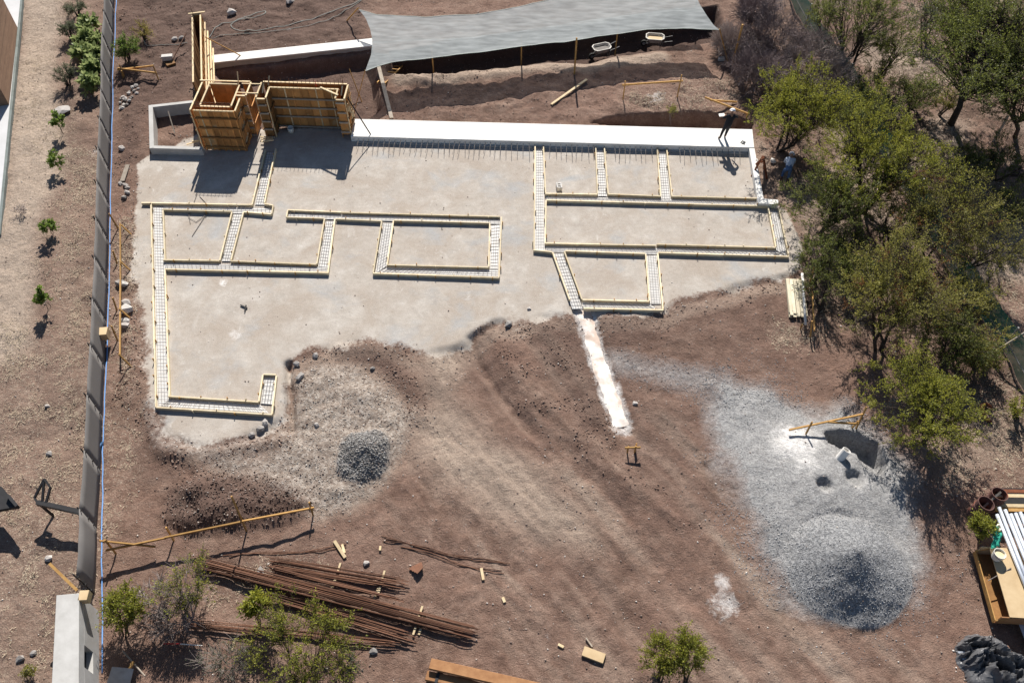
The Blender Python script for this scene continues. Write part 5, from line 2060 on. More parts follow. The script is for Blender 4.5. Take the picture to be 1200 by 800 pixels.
# pole sawhorse straddling the kerb return
sh = thing('rusty_trestle', 'rusty brown trestle straddling the white kerb at the end of the wall', 'trestle', S(888, 200))
c = S(889, 205)
apex = c + Vector((0, .1, .85))
for k, (dx, dy) in enumerate(((-.42, -.25), (.35, -.35), (-.2, .5), (.35, .42))):
    mb = MB()
    mb.beam(apex + Vector((.1 * (1 if dx > 0 else -1), 0, 0)), Vector((c.x + dx, c.y + dy, tz(c.x + dx, c.y + dy))), .08, .08)
    mb.build('leg', 'rust', sh)
mb = MB()
mb.beam(apex + Vector((-.1, -.15, .03)), apex + Vector((.12, .25, .03)), .18, .10)
mb.build('top_bar', 'rust', sh)
mb = MB()
mb.tube([W(20.2, .25, .345), W(20.3, .4, .35), W(20.45, .3, .345), W(20.25, .2, .35), W(20.4, .15, .36)], .02, 5)
tag(mb.build('rope_coil', 'blacksteel'), 'small dark coil of wire on the end of the white wall', 'coil')

# ------------------------------------------------------------------ right storage corner
def drum(px, py, label, lean):
    b = S(px, py)
    t = thing('steel_drum', label, 'drum', b)
    n = 24
    ax = Vector((lean[0], lean[1], 1)).normalized()
    a_ = Vector((1, 0, 0)) - ax * ax.x
    a_.normalize()
    b_ = ax.cross(a_)
    prof = [(.0, .28), (.02, .295), (.28, .288), (.30, .302), (.32, .288), (.57, .288), (.59, .302), (.61, .288), (.86, .29), (.88, .30), (.88, .275), (.12, .265)]
    vs = []
    for z, r in prof:
        for i in range(n):
            vs.append(b + ax * z + (a_ * math.cos(6.2832 * i / n) + b_ * math.sin(6.2832 * i / n)) * r)
    fs = [(k * n + i, k * n + (i + 1) % n, (k + 1) * n + (i + 1) % n, (k + 1) * n + i) for k in range(len(prof) - 1) for i in range(n)]
    fs.append(tuple((len(prof) - 1) * n + i for i in range(n)))
    fs.append(tuple(range(n - 1, -1, -1)))
    mb = MB()
    mb.add(vs, fs)
    mb.build('shell', 'drum', t)
    return b, ax


b1, ax1 = drum(1141, 603, 'rusty open steel drum holding a stick', (.12, .05))
b2, ax2 = drum(1158, 594, 'second rusty open steel drum with a reddish rim against the plank rack', (.1, .12))
mb = MB()
mb.beam(b1 + ax1 * .15 + Vector((-.1, -.1, 0)), b1 + ax1 * 1.05 + Vector((.55, .35, 0)), .07, .05)
tag(mb.build('drum_stick', 'greywood'), 'grey stick poking out of the rusty drum', 'stick')
# plank rack beyond the drums
rk = thing('plank_rack', 'low dark rack with reddish planks laid across beside the drums', 'rack', S(1200, 605))
for i, (py, dz, mt) in enumerate(((575, .5, 'rust'), (580.5, .5, 'batten'), (592, .45, 'batten'), (597, .45, 'stake'))):
    mb = MB()
    a = G(1166, py, dz)
    b = G(1236, py + 1, dz)
    mb.beam(a, b, .13, .05)
    mb.build('plank', mt, rk)
for px in (1172, 1226):
    mb = MB()
    a, b = G(px, 575, .2), G(px, 599, .2)
    mb.beam(a, b, .10, .46)
    mb.build('bearer', 'blacksteel', rk)
mb = MB()
mb.prism([G(1168, 574, 0), G(1234, 574, 0), G(1234, 599, 0), G(1168, 599, 0)], .0, .16)
mb.build('dark_stack', 'blacksteel', rk)
# box bench with ply lid
wb = thing('timber_crate', 'long open fronted timber crate with a pale plywood lid', 'crate', S(1185, 690))
zc = .62
A, B = G(1159, 641, zc), G(1183, 723, zc)
dd = (B - A).normalized()
Lc = (B - A).length
nn = Vector((-dd.y, dd.x, 0))
if nn.x < 0:
    nn = -nn
wd = 1.15
f0, f1 = A - nn * .32, B - nn * .32
mb = MB()
mb.prism([A, B, B + nn * wd, A + nn * wd], zc, zc + .03)
mb.build('lid', 'ply', wb)
mb = MB()
mb.prism([f0, f1, f1 + nn * (wd + .3), f0 + nn * (wd + .3)], .03, .08)
mb.build('floor', 'formdark', wb)
for a, b, z0, z1, m_ in ((f0, f1, .085, .30, 'stake'), (f0 + nn * .06, f0 + nn * (wd + .3), .085, zc - .005, 'ply'), (f1 + nn * .06 , f1 + nn * (wd + .3), .085, zc - .005, 'beam'), (f0 + nn * (wd + .32), f1 + nn * (wd + .32), .085, zc - .008, 'ply')):
    mb = MB()
    p, q = a.copy(), b.copy()
    p.z = q.z = (z0 + z1) / 2
    mb.beam(p, q, .035, z1 - z0)
    mb.build('side', m_, wb)
for e in (f0, f1):
    mb = MB()
    p, q = e.copy(), e + nn * .40
    p.z, q.z = .28, zc - .03
    mb.beam(p + nn * .03, q, .06, .05)
    mb.build('brace', 'stake', wb)
mb = MB()
mb.tube([G(1158, 680, .55), G(1185, 665, zc + .06)], .018, 5)
tag(mb.build('thin_rod', 'mesh'), 'thin grey rod lying across the plywood lid of the crate', 'rod')
# blue white sheet under the far side of the crate
mb = MB()
mb.prism([G(1193, 728, .05), G(1215, 720, .05), G(1240, 800, .05), G(1205, 760, .05)], .035, .05)
tag(mb.build('blue_sheet', 'zinc'), 'pale blue sheet on the ground past the end of the crate', 'sheet')
# galvanised tubes
A, B = G(1166, 598, .75), G(1222, 740, .75)
dd = (B - A).normalized()
nn = Vector((-dd.y, dd.x, 0))
if nn.x < 0:
    nn = -nn
rr = random.Random(6)
for k in range(9):
    o0 = rr.uniform(-.25, .25)
    a = A + nn * (.02 + .17 * k) + dd * o0
    b = B + nn * (.02 + .17 * k + rr.uniform(-.05, .05)) + dd * rr.uniform(-.2, .4)
    a.z = .74 + .02 * (k % 3)
    b.z = .73 + .015 * (k % 2)
    mb = MB()
    mb.tube([a, b], .062, 10)
    tag(mb.build('metal_pipe', 'zinc', smooth=True), 'long pale galvanised pipe laid beside its likes across the crate', 'pipe', 'galvanised pipes on the crate')
mb = MB()
A2 = G(1200, 610, .70)
mb.beam(A2 + dd * 0.3 , A2 + dd * 4.0, .1, .1)
tag(mb.build('pipe_bearer', 'formdark'), 'dark timber bearer beneath the galvanised pipes', 'bearer')
# bucket, cloth and bag
def tub(name, px, py, z, r, h, mat, label, cat, lean=(0, 0)):
    b = G(px, py, z)
    t = thing(name, label, cat, b)
    n = 18
    ax = Vector((lean[0], lean[1], 1)).normalized()
    a_ = Vector((1, 0, 0)) - ax * ax.x
    a_.normalize()
    b_ = ax.cross(a_)
    prof = [(0, r * .8), (h, r), (h, r * .93), (h * .75, r * .88)]
    vs = []
    for zz, q in prof:
        for i in range(n):
            vs.append(b + ax * zz + (a_ * math.cos(6.2832 * i / n) + b_ * math.sin(6.2832 * i / n)) * q)
    fs = [(k * n + i, k * n + (i + 1) % n, (k + 1) * n + (i + 1) % n, (k + 1) * n + i) for k in range(3) for i in range(n)]
    fs.append(tuple(range(n - 1, -1, -1)))
    mb = MB()
    mb.add(vs, fs)
    mb.build('pail', mat, t)
    mb = MB()
    mb.add([vs[3 * n + i] for i in range(n)], [tuple(range(n))])
    mb.build('contents', 'cream', t)
    mb = MB()
    h0 = b + ax * (h * .95)
    mb.tube([h0 + a_ * r, h0 + a_ * r * .8 + b_ * -r * .7 - ax * .05, h0 + b_ * -r * 1.1 - ax * .1, h0 - a_ * r * .8 + b_ * -r * .7 - ax * .05, h0 - a_ * r], .008, 4)
    mb.build('handle', 'mesh', t)


tub('bucket', 1167, 653, .66, .21, .30, 'white_plastic', 'white bucket with cream contents standing on the crate lid', 'bucket', (.1, .1))


def cloth(name, px0, px1, px2, px3, z, mat, label, seed, amp=.06):
    c = [G(*q, z) for q in (px0, px1, px2, px3)]
    n = 14
    rs = np.random.RandomState(seed)
    vs = []
    for j in range(n):
        for i in range(n):
            u, v = i / (n - 1), j / (n - 1)
            p = (c[0] * (1 - u) + c[1] * u) * (1 - v) + (c[3] * (1 - u) + c[2] * u) * v
            p = p + Vector((rs.uniform(-.015, .015), rs.uniform(-.015, .015), amp * float(vnoise(i * .33, j * .33, 1, seed)) * 2 + amp * .8))
            vs.append(p)
    mb = MB()
    mb.add(vs, [(j * n + i, j * n + i + 1, (j + 1) * n + i + 1, (j + 1) * n + i) for j in range(n - 1) for i in range(n - 1)])
    o = mb.build(name, mat, smooth=True)
    s_ = o.modifiers.new('solid', 'SOLIDIFY')
    s_.thickness = .012
    return tag(o, label, name.split('_')[-1])


cloth('green_cloth', (1163, 617), (1172, 622), (1171, 640), (1161, 644), .70, 'green_cloth', 'crumpled bright green cloth lying next to the white bucket', 3, .10)
cloth('white_bag', (1159, 622), (1168, 615), (1172, 622), (1161, 632), .66, 'white_plastic', 'crumpled white bag behind the green cloth', 5, .12)

# black plastic heap
tp = thing('plastic_heap', 'crumpled heap of shiny black plastic sheeting on the soil', 'plastic heap', S(1158, 785))
rs = np.random.RandomState(12)
c0 = S(1158, 790)


def crumple(name, cx, cy, rx, ry, h, mat, seed, lift=0.0):
    n = 64
    vs = []
    base = S(cx, cy)
    for j in range(n):
        for i in range(n):
            u, v = i / (n - 1) * 2 - 1, j / (n - 1) * 2 - 1
            r = math.hypot(u, v)
            ang = math.atan2(v, u)
            k = (1 + .28 * float(vnoise(math.cos(ang) * 2, math.sin(ang) * 2, 1, seed)) * 2)
            x_, y_ = base.x + u * rx * k, base.y + v * ry * k
            wu = u + .35 * float(vnoise(u * 2, v * 2, 1, seed + 8))
            wv = v + .35 * float(vnoise(u * 2, v * 2, 1, seed + 9))
            rn = 1.25 - (abs(float(vnoise(wu * 2.2, wv * 2.2, 1, seed + 1))) * 2.6 + abs(float(vnoise(wu * 5.5 + wv, wv * 4.0, 1, seed + 2))) * 1.7 + abs(float(vnoise(wu * 11, wv * 11, 1, seed + 3))) * .55)
            dome = max(0.0, 1 - r * r)
            z_ = tz(x_, y_) + .012 + h * (dome ** .7) * max(.05, .30 + .9 * rn) + lift * dome
            vs.append((x_ + .05 * float(vnoise(u * 8, v * 8, 1, seed + 5)), y_ + .05 * float(vnoise(u * 8, v * 8, 1, seed + 6)), z_))
    fs = []
    for j in range(n - 1):
        for i in range(n - 1):
            u, v = (i + .5) / (n - 1) * 2 - 1, (j + .5) / (n - 1) * 2 - 1
            if u * u + v * v < 1.0:
                fs.append((j * n + i, j * n + i + 1, (j + 1) * n + i + 1, (j + 1) * n + i))
    mb = MB()
    mb.add(vs, fs)
    return mb.build(name, mat, tp)


crumple('sheet_fold', 1146, 766, .75, .72, .62, 'tarp', 5)
crumple('sheet_fold', 1168, 782, 1.15, 1.0, .70, 'tarp', 15)
crumple('sheet_fold', 1190, 800, .8, .9, .42, 'tarp', 25)
mb = MB()
c = S(1132, 768, .12)
mb.add([c + Vector((-.3, .12, 0)), c + Vector((.28, .05, .1)), c + Vector((.25, -.2, .05)), c + Vector((-.2, -.15, -.02))], [(0, 3, 2, 1)])
o = mb.build('foil_flap', 'zinc', tp)
s_ = o.modifiers.new('solid', 'SOLIDIFY')
s_.thickness = .008
mb = MB()
c = S(1167, 760, .45)
mb.tube([c, c + Vector((.12, -.1, .05)), c + Vector((.2, -.25, .02))], [.05, .06, .04], 6)
mb.build('pink_scrap', 'skin', tp)

# barrow and pole at the lower left under the shrubs
bw = thing('tipped_barrow', 'grey steel barrow tray tipped on its side under the lower left shrubs', 'barrow', S(160, 800))
mb = MB()
c = S(150, 800)
a, b = Vector((-.75, .25, .1)), Vector((.45, .35, .1))
vs = [c + Vector(v) for v in ((-.7, -.3, .05), (.1, -.3, .05), (.3, .3, .55), (-.4, .35, .6), (-.6, -.2, .0), (.0, -.2, .0), (.2, .2, .3), (-.3, .25, .35))]
mb.add(vs, [(0, 1, 2, 3), (0, 4, 5, 1), (1, 5, 6, 2), (2, 6, 7, 3), (3, 7, 4, 0)])
mb.build('tray', 'steelpole', bw)
mb = MB()
mb.tube([S(147, 765, .25), S(176, 797, .5)], .028, 6)
mb.build('handle', 'greywood', bw)
mb = MB()
mb.beam(S(155, 792, .45), S(163, 781, .55), .09, .07)
mb.build('grip_block', 'stake', bw)
mb = MB()
mb.beam(S(192, 754.5, .07), S(213, 754.5, .07), .035, .03)
tag(mb.build('red_stick', 'redplastic'), 'thin red stick lying under the sparse shrub', 'stick')
mb = MB()
mb.tube([S(212, 755, .09), S(238, 757, .09)], .02, 6)
tag(mb.build('white_tube', 'pvc'), 'thin white tube lying next to the red stick under the shrub', 'tube')

# ------------------------------------------------------------------ green fence on the right
gb = [G(925, -8), G(975, 72), G(1003, 118), G(1048, 195), G(1086, 255), G(1120, 312), G(1147, 358), G(1176, 410), G(1210, 470), G(1260, 560)]
gf = thing('green_net_fence', 'green shade net fence on grey poles behind the trees', 'fence', gb[6])
GH = 1.45
GL = sum((gb[i + 1] - gb[i]).length for i in range(len(gb) - 1))
m = round(GL / 3.0)
gp = [interp(gb, GL * k / m) for k in range(m + 1)]
gp = [Vector((p.x, p.y, tz(p.x, p.y))) for p in gp]
for k in range(m + 1):
    mb = MB()
    mb.tube([gp[k] - Vector((0, 0, .2)), gp[k] + Vector((.0, 0, GH + .1))], .04, 7)
    mb.build('post', 'steelpole', gf)
    if k < m:
        NU_, NV_ = 9, 4
        vs = []
        for j in range(NV_):
            for i in range(NU_):
                u, v = i / (NU_ - 1), j / (NV_ - 1)
                c = gp[k].lerp(gp[k + 1], u)
                vs.append((c.x + .05 * math.sin(u * 3.14) * math.sin(v * 3.14) * (1 if k % 2 else -1), c.y, tz(c.x, c.y) + .04 + v * (GH - .08 * math.sin(u * 3.14))))
        mb = MB()
        mb.add(vs, [(j * NU_ + i, j * NU_ + i + 1, (j + 1) * NU_ + i + 1, (j + 1) * NU_ + i) for j in range(NV_ - 1) for i in range(NU_ - 1)])
        mb.build('net_panel', 'greennet', gf, True)
        mb = MB()
        mb.tube([gp[k] + Vector((-.03, 0, .55)), gp[k + 1] + Vector((-.03, 0, .55))], .022, 5)
        mb.build('mid_rail', 'steelpole', gf)
mb = MB()
mb.tube([S(1156, 419, .1), G(1204, 388, 1.5)], .05, 7)
mb.build('stay_pole', 'greywood', gf)
post((1165, 165), 1.6, .05, 'stub of a grey timber post among the trees', 'greywood')
# ------------------------------------------------------------------ vegetation
def sticks(P, Q, r0, r1, mid=None):
    """three-sided tapered sticks between arrays of points"""
    n = len(P)
    d = Q - P
    L = np.linalg.norm(d, axis=1, keepdims=True) + 1e-9
    d = d / L
    h = np.where(np.abs(d[:, 2:3]) > .9, np.array([[1.0, 0, 0]]), np.array([[0, 0, 1.0]]))
    a = np.cross(d, h)
    a /= np.linalg.norm(a, axis=1, keepdims=True) + 1e-9
    b = np.cross(d, a)
    r0 = np.broadcast_to(np.asarray(r0, float), (n,))[:, None]
    r1 = np.broadcast_to(np.asarray(r1, float), (n,))[:, None]
    V = []
    for c, r in ((P, r0), (Q, r1)):
        for k in range(3):
            an = 2.0944 * k
            V.append(c + (a * math.cos(an) + b * math.sin(an)) * r)
    V = np.stack(V, 1).reshape(-1, 3)
    f = np.array([(0, 1, 4, 3), (1, 2, 5, 4), (2, 0, 3, 5)])
    F_ = (f[None] + (np.arange(n) * 6)[:, None, None]).reshape(-1, 4)
    return V, F_


def norm(v):
    return v / (np.linalg.norm(v, axis=-1, keepdims=True) + 1e-9)


def plant(name, label, cat, C, rx, ry, rz, base, leaf, seed, limbs=120, twigs=7, lpt=13, lsize=.062, lw=.26, twl=.42, bark='bark', stems=4,
          stem_r=.06, bole=0.0, up=.5, group=None, bare=0.0, low=-.35, lump=.5, crown_name='crown', accents=None):
    """tree or shrub: stems from the base, limbs reaching through the crown's volume, leafy twigs on every limb"""
    rs = np.random.RandomState(seed)
    C = np.array(C, float)
    B = np.array(base, float)
    t = thing(name, label, cat, tuple(B), group)
    # limb tips
    v = norm(rs.randn(limbs * 3, 3))
    v = v[v[:, 2] > low][:limbs]
    n = len(v)
    rad = .30 + .70 * rs.rand(n) ** .55
    lumps = 1 + 1.5 * lump * (np.array([math.sin(3.1 * a[0] + seed) * math.cos(2.7 * a[1] - seed) + .6 * math.sin(5 * a[2] + 4 * a[0] + seed * 2) for a in v])) * .45
    E = C + v * rad[:, None] * lumps[:, None] * np.array([rx, ry, rz])
    gz = terrain(E[:, 0], E[:, 1])
    E[:, 2] = np.maximum(E[:, 2], gz + .1)
    # stems
    fork = B + (C - B) * .22 + np.array([0, 0, .05])
    sd = norm(np.concatenate([rs.randn(stems, 2), np.zeros((stems, 1))], 1))
    S1 = B + (C - B) * .55 + sd * np.array([rx, ry, rz]) * .28
    S2 = C + sd * np.array([rx, ry, rz]) * .5 + np.array([0, 0, rz * .25])
    PV, PF, off = [], [], 0

    def addst(p, q, a, b):
        nonlocal off
        V_, F_ = sticks(p, q, a, b)
        PV.append(V_)
        PF.append(F_ + off)
        off += len(V_)
    sb = B + rs.randn(stems, 3) * np.array([.08, .08, 0]) - np.array([0, 0, .1])
    M1 = (sb + S1) / 2 + rs.randn(stems, 3) * .06 * rx
    tk = MB()
    if bole:
        kn = B + (C - B) * bole
        kn[2] = B[2] + (C[2] - B[2]) * bole
        tk.tube([Vector(B) - Vector((0, 0, .15)), Vector((B + kn) / 2 + rs.randn(3) * .08), Vector(kn)], [stem_r * 1.5, stem_r * 1.2, stem_r * 1.05], 8)
        sb = np.repeat(kn[None], stems, 0) - np.array([0, 0, .05])
        M1 = (sb + S1) / 2 + rs.randn(stems, 3) * .05 * rx
    for i in range(stems):
        pts = [Vector(sb[i]), Vector(M1[i]), Vector(S1[i]), Vector((S1[i] + S2[i]) / 2 + rs.randn(3) * .07 * rx), Vector(S2[i])]
        tk.tube(pts, [stem_r, stem_r * .85, stem_r * .62, stem_r * .42, stem_r * .2], 6)
    tk.build('trunk', bark, t, True)
    # each limb leaves the nearest stem
    si = np.argmin(((E[:, None, :] - S2[None]) ** 2).sum(-1), 1)
    f = rs.rand(n, 1)
    A = S1[si] * (1 - f) + S2[si] * f
    A = np.where(rs.rand(n, 1) < .35, M1[si] * (1 - f) + S1[si] * f, A)
    Mid = (A + E) / 2 + rs.randn(n, 3) * .10 * np.array([rx, ry, rz]) + np.array([0, 0, .06])
    addst(A, Mid, stem_r * .26, stem_r * .15)
    addst(Mid, E, stem_r * .15, .005)
    # twigs
    T0 = np.repeat(E, twigs, 0)
    Ml = np.repeat(Mid, twigs, 0)
    g = rs.rand(len(T0), 1) ** 1.6
    T0 = T0 * (1 - g * .6) + Ml * g * .6
    out = norm(T0 - C)
    dr = norm(out * .7 + np.array([0, 0, up]) + rs.randn(len(T0), 3) * .55)
    ln = twl * (.5 + .8 * rs.rand(len(T0), 1))
    T1 = T0 + dr * ln
    addst(T0, T1, .007 if lpt else .011, .003 if lpt else .005)
    fastmesh('branches', np.concatenate(PV), np.concatenate(PF), bark, t, False, tuple(B))
    if lpt:
        keep = rs.rand(len(T0)) >= bare
        T0, T1, dr = T0[keep], T1[keep], dr[keep]
        ctone = (.45 * np.repeat(rs.rand(n), twigs) + .55 * rs.rand(n * twigs))[keep]
        m = len(T0)
        u = rs.rand(m, lpt, 1)
        P = T0[:, None] * (1 - u) + T1[:, None] * u + rs.randn(m, lpt, 3) * .022
        P = P.reshape(-1, 3)
        ax = norm(np.repeat(dr, lpt, 0) * .8 + rs.randn(m * lpt, 3) * .7)
        sd_ = norm(np.cross(ax, rs.randn(m * lpt, 3)))
        l = (lsize * (.6 + .8 * rs.rand(m * lpt)))[:, None]
        V = np.stack([P, P + ax * l * .5 + sd_ * l * lw, P + ax * l, P + ax * l * .5 - sd_ * l * lw], 1).reshape(-1, 3)
        tone = np.clip(.05 + .75 * np.repeat(ctone, lpt) + .22 * rs.rand(m * lpt), 0, 1)
        dry = np.zeros(m * lpt, bool)
        if accents:
            dl_ = np.repeat(rs.rand(n) < accents[1], twigs)[keep]
            dry = np.repeat(dl_, lpt)
        Vq, tq = V.reshape(-1, 4, 3), tone
        a_ = Vq[~dry].reshape(-1, 3)
        fastmesh(crown_name, a_, np.arange(len(a_)).reshape(-1, 4), leaf, t, False, tuple(B), tone=np.repeat(tq[~dry], 4))
        if dry.any():
            b_ = Vq[dry].reshape(-1, 3)
            fastmesh('dry_leaves', b_, np.arange(len(b_)).reshape(-1, 4), accents[0], t, False, tuple(B), tone=np.repeat(tq[dry], 4))
    return t


def tree_at(px, py, zc, rpx, rz, leaf, seed, label, name='thorn_tree', cat='tree', base=None, **kw):
    C = G(px, py, zc)
    # metres per pixel sideways at that point
    s = (G(px + 10, py, zc) - C).length / 10
    rx = rpx * s
    if base:
        b = S(*base)
    else:
        b = on(C.x, C.y)
    return plant(name, label, cat, C, rx, kw.pop('ry', rx), rz, b, leaf, seed, **kw)


TG = 'trees along the right boundary'
tree_at(934, 128, 1.9, 60, 1.5, 'leaf_bright', 1, 'bright green bushy thorn tree by the end of the white wall', limbs=250, twigs=9, lpt=15, lump=.75, stem_r=.07, base=(912, 178), group=TG)
tree_at(1033, 185, 2.4, 70, 1.8, 'leaf_bright', 2, 'broad bright green thorn tree with a rounded crown in the middle of the boundary trees', limbs=290, twigs=9, lpt=15, lump=.8, accents=('leaf_rust', .03), stem_r=.08, base=(1012, 250), group=TG)
tree_at(975, 235, 1.6, 50, 1.2, 'leaf_dark', 3, 'darker green thorn tree shading the corner of the pad', limbs=160, twigs=9, lpt=13, lump=.8, base=(960, 275), group=TG)
tree_at(1105, 262, 2.0, 66, 1.2, 'leaf_olive', 4, 'spreading olive thorn tree leaning over the green net fence', limbs=170, twigs=9, lpt=12, lump=.9, accents=('leaf_rust', .06), twl=.75, base=(1085, 305), group=TG, bare=.15)
tree_at(1160, 292, 1.7, 42, .7, 'leaf_olive', 14, 'low olive thorn tree with long sprays reaching beyond the green net fence', limbs=80, twigs=7, lpt=12, twl=.8, base=(1120, 315), group=TG, bare=.2)
tree_at(1052, 348, 2.1, 66, 1.4, 'leaf_olive', 5, 'wide olive green thorn tree with bare forked stems below it', limbs=240, twigs=9, lpt=14, lump=.9, accents=('leaf_rust', .10), twl=.55, base=(1030, 410), group=TG, stem_r=.07)
tree_at(1086, 472, 1.7, 56, 1.2, 'leaf_bright', 6, 'bright yellow green thorn tree beside the sand heap', limbs=200, twigs=9, lpt=14, lump=.85, base=(1084, 520), group=TG, stem_r=.06)
tree_at(957, 300, 1.1, 26, .8, 'leaf_dark', 7, 'small dark thorn tree touching the corner of the footing forms', limbs=60, twigs=7, lpt=11, base=(955, 335), group=TG)
tree_at(1115, 400, 1.0, 40, .9, 'leaf_dark', 8, 'dark low thicket tree in front of the green net fence', limbs=130, twigs=8, lpt=12, base=(1110, 425), group=TG)
tree_at(960, 335, 1.0, 22, .7, 'leaf_dark', 9, 'dark sparse thorn tree behind the pale timber stack', limbs=40, twigs=6, lpt=8, base=(962, 365), group=TG, stem_r=.06)
tree_at(1150, 45, 4.4, 92, 1.8, 'leaf_dark', 10, 'tall dark spreading tree with a thick forked trunk at the back', name='tall_tree', limbs=460, twigs=9, lpt=13, lsize=.08, twl=.75, lump=.7, bare=.05, ry=4.8, bole=.42, base=(1114, 146), group=TG, stem_r=.13, stems=5)
tree_at(1192, 110, 3.0, 46, 1.6, 'leaf_dark', 11, 'dark tree beside the tall forked tree', name='dark_tree', limbs=240, twigs=8, lpt=13, base=(1190, 160), group=TG, stem_r=.09, bole=.35)
tree_at(1012, 22, 2.8, 52, 1.6, 'leaf_dark', 12, 'loose green tree with dark arching limbs above the grey brush', name='loose_tree', limbs=170, twigs=8, lpt=12, base=(985, 82), group=TG, stem_r=.09, bare=.1)
tree_at(965, 18, 1.8, 22, 1.1, 'leaf_dark', 13, 'narrow green tree rising out of the grey brush', name='loose_tree', limbs=50, twigs=7, lpt=11, base=(966, 50), group=TG)
tree_at(1030, 108, .9, 44, .8, 'leaf_dark', 15, 'low dark green shrub under the tall tree', name='dark_shrub', cat='shrub', limbs=130, twigs=7, lpt=12, group=TG)
tree_at(1075, 110, .8, 26, .7, 'leaf_dark', 16, 'small green shrub between the dark shrub and the tall trunk', name='dark_shrub', cat='shrub', limbs=70, twigs=7, lpt=12, group=TG)
tree_at(1108, 122, .5, 14, .5, 'leaf_olive', 17, 'tuft of olive shrub at the foot of the tall tree', name='small_shrub', cat='shrub', limbs=25, twigs=7, lpt=12, group=TG)
tree_at(1080, 200, .8, 30, .8, 'leaf_olive', 18, 'olive sapling behind the broad bright tree', name='sapling', cat='tree', limbs=50, twigs=7, lpt=11, twl=.7, group=TG)
tree_at(992, 285, .7, 24, .6, 'leaf_dark', 19, 'dark green undergrowth bush in shade beyond the footing corner', name='dark_shrub', cat='shrub', limbs=50, twigs=7, lpt=10, group=TG)
tree_at(1196, 480, .4, 13, .4, 'leaf_bright', 20, 'small bright bush at the foot of the green net fence', name='small_shrub', cat='shrub', limbs=24, twigs=6, lpt=12, group=TG)
tree_at(1149, 616, .75, 11, .32, 'leaf_bright', 21, 'small bright green bush in front of the rusty drums', name='small_shrub', cat='shrub', limbs=34, twigs=8, lpt=14, base=(1148, 632), stem_r=.03, twl=.26)
for i, (px, py, z, r, rz, lf, lab) in enumerate(((1008, 135, .8, 34, .8, 'leaf_dark', 'dark green thicket between the two bright thorn trees'), (1052, 262, .9, 32, .8, 'leaf_dark', 'shaded thicket behind the broad bright tree'), (1000, 320, .8, 24, .6, 'leaf_dark', 'dark bush at the foot of the wide olive tree'),
                                                 (1150, 420, .5, 24, .5, 'leaf_olive', 'olive undergrowth against the green net fence'), (1180, 190, .8, 34, .8, 'leaf_dark', 'dark undergrowth in the shade of the tall tree'), (1040, 60, 1.6, 30, 1.0, 'leaf_dark', 'slender green tree between the loose tree and the tall tree'), (1130, 350, 1.0, 34, .8, 'leaf_olive', 'olive bush spilling over the green net fence'), (1090, 20, 1.0, 24, .8, 'leaf_grey', 'pale grey green bush at the back behind the net fence'), (1135, 195, .6, 34, .6, 'leaf_dark', 'low dark bush added beyond the net fence to deepen the tree shade'), (1180, 245, .6, 34, .6, 'leaf_dark', 'wide low dark bush added past the olive sprays to darken the ground beyond the fence'))):  # last two bushes are added to darken ground that lies in tree shade
    tree_at(px, py, z, r, rz, lf, 130 + i, lab, name='thicket_bush', cat='bush', limbs=70, twigs=8, lpt=12, lump=.8, group=TG)
# dead brush
for i, (px, py, z, r, rz, mt, lab) in enumerate(((908, 48, 1.0, 50, 1.2, 'darktwig', 'dense dark purple leafless bush at the tip of the shade net'), (890, 82, .8, 30, .8, 'darktwig', 'low dark leafless bush below the dense purple bush'),
                                                 (950, 70, .9, 40, .9, 'deadtwig', 'grey leafless brush with tangled dry twigs'), (975, 95, .7, 26, .6, 'deadtwig', 'pale grey dry brush next to the dark shrub'), (858, 50, .5, 18, .5, 'deadtwig', 'small pale dry brush against the corner of the shade net'), (885, 15, 1.0, 26, .9, 'darktwig', 'dark leafless brush behind the shade net'))):
    tree_at(px, py, z, r, rz, 'leaf_grey', 30 + i, lab, name='dry_brush', cat='brush', limbs=230, twigs=11, lpt=0, twl=.6, bark=mt, stem_r=.03, up=.3)
# near shrubs
NG = 'shrubs in the foreground'
tree_at(147, 712, .9, 22, .5, 'leaf_bright', 41, 'feathery green shrub beside the blue line', name='green_shrub', cat='shrub', limbs=60, twigs=9, lpt=14, twl=.40, base=(146, 745), stem_r=.03, group=NG, up=.8)
tree_at(222, 685, 1.0, 32, .7, 'leaf_bright', 42, 'sparse shrub with grey bare twigs and a dark forked stem', name='sparse_shrub', cat='shrub', limbs=66, twigs=9, lpt=10, twl=.40, bare=.45, bark='darktwig', base=(222, 738), stem_r=.035, group=NG)
tree_at(180, 705, .6, 24, .5, 'leaf_grey', 43, 'leafless grey twiggy shrub between the two small green shrubs', name='twig_shrub', cat='shrub', limbs=50, twigs=9, lpt=0, twl=.4, bark='deadtwig', stem_r=.02, group=NG)
tree_at(350, 756, 1.0, 66, .8, 'leaf_bright', 44, 'wide see-through yellow green shrub over the rebar ends', name='olive_shrub', cat='shrub', limbs=150, twigs=9, lpt=11, twl=.42, bare=.2, base=(350, 806), stem_r=.035, group=NG)
tree_at(300, 706, .9, 11, .35, 'leaf_bright', 45, 'small fresh green leafy shoot beside the rebar stack', name='leafy_shoot', cat='shrub', limbs=20, twigs=8, lpt=12, lsize=.10, twl=.3, base=(302, 730), stem_r=.02, group=NG)
tree_at(775, 768, .8, 17, .5, 'leaf_bright', 46, 'left of the twin small green shrubs on open soil', name='small_shrub', cat='shrub', limbs=44, twigs=9, lpt=12, twl=.35, base=(772, 800), stem_r=.03, group=NG)
tree_at(805, 765, .9, 20, .6, 'leaf_bright', 47, 'right of the twin small green shrubs, taller and wider', name='small_shrub', cat='shrub', limbs=56, twigs=9, lpt=12, twl=.38, base=(805, 803), stem_r=.03, group=NG)
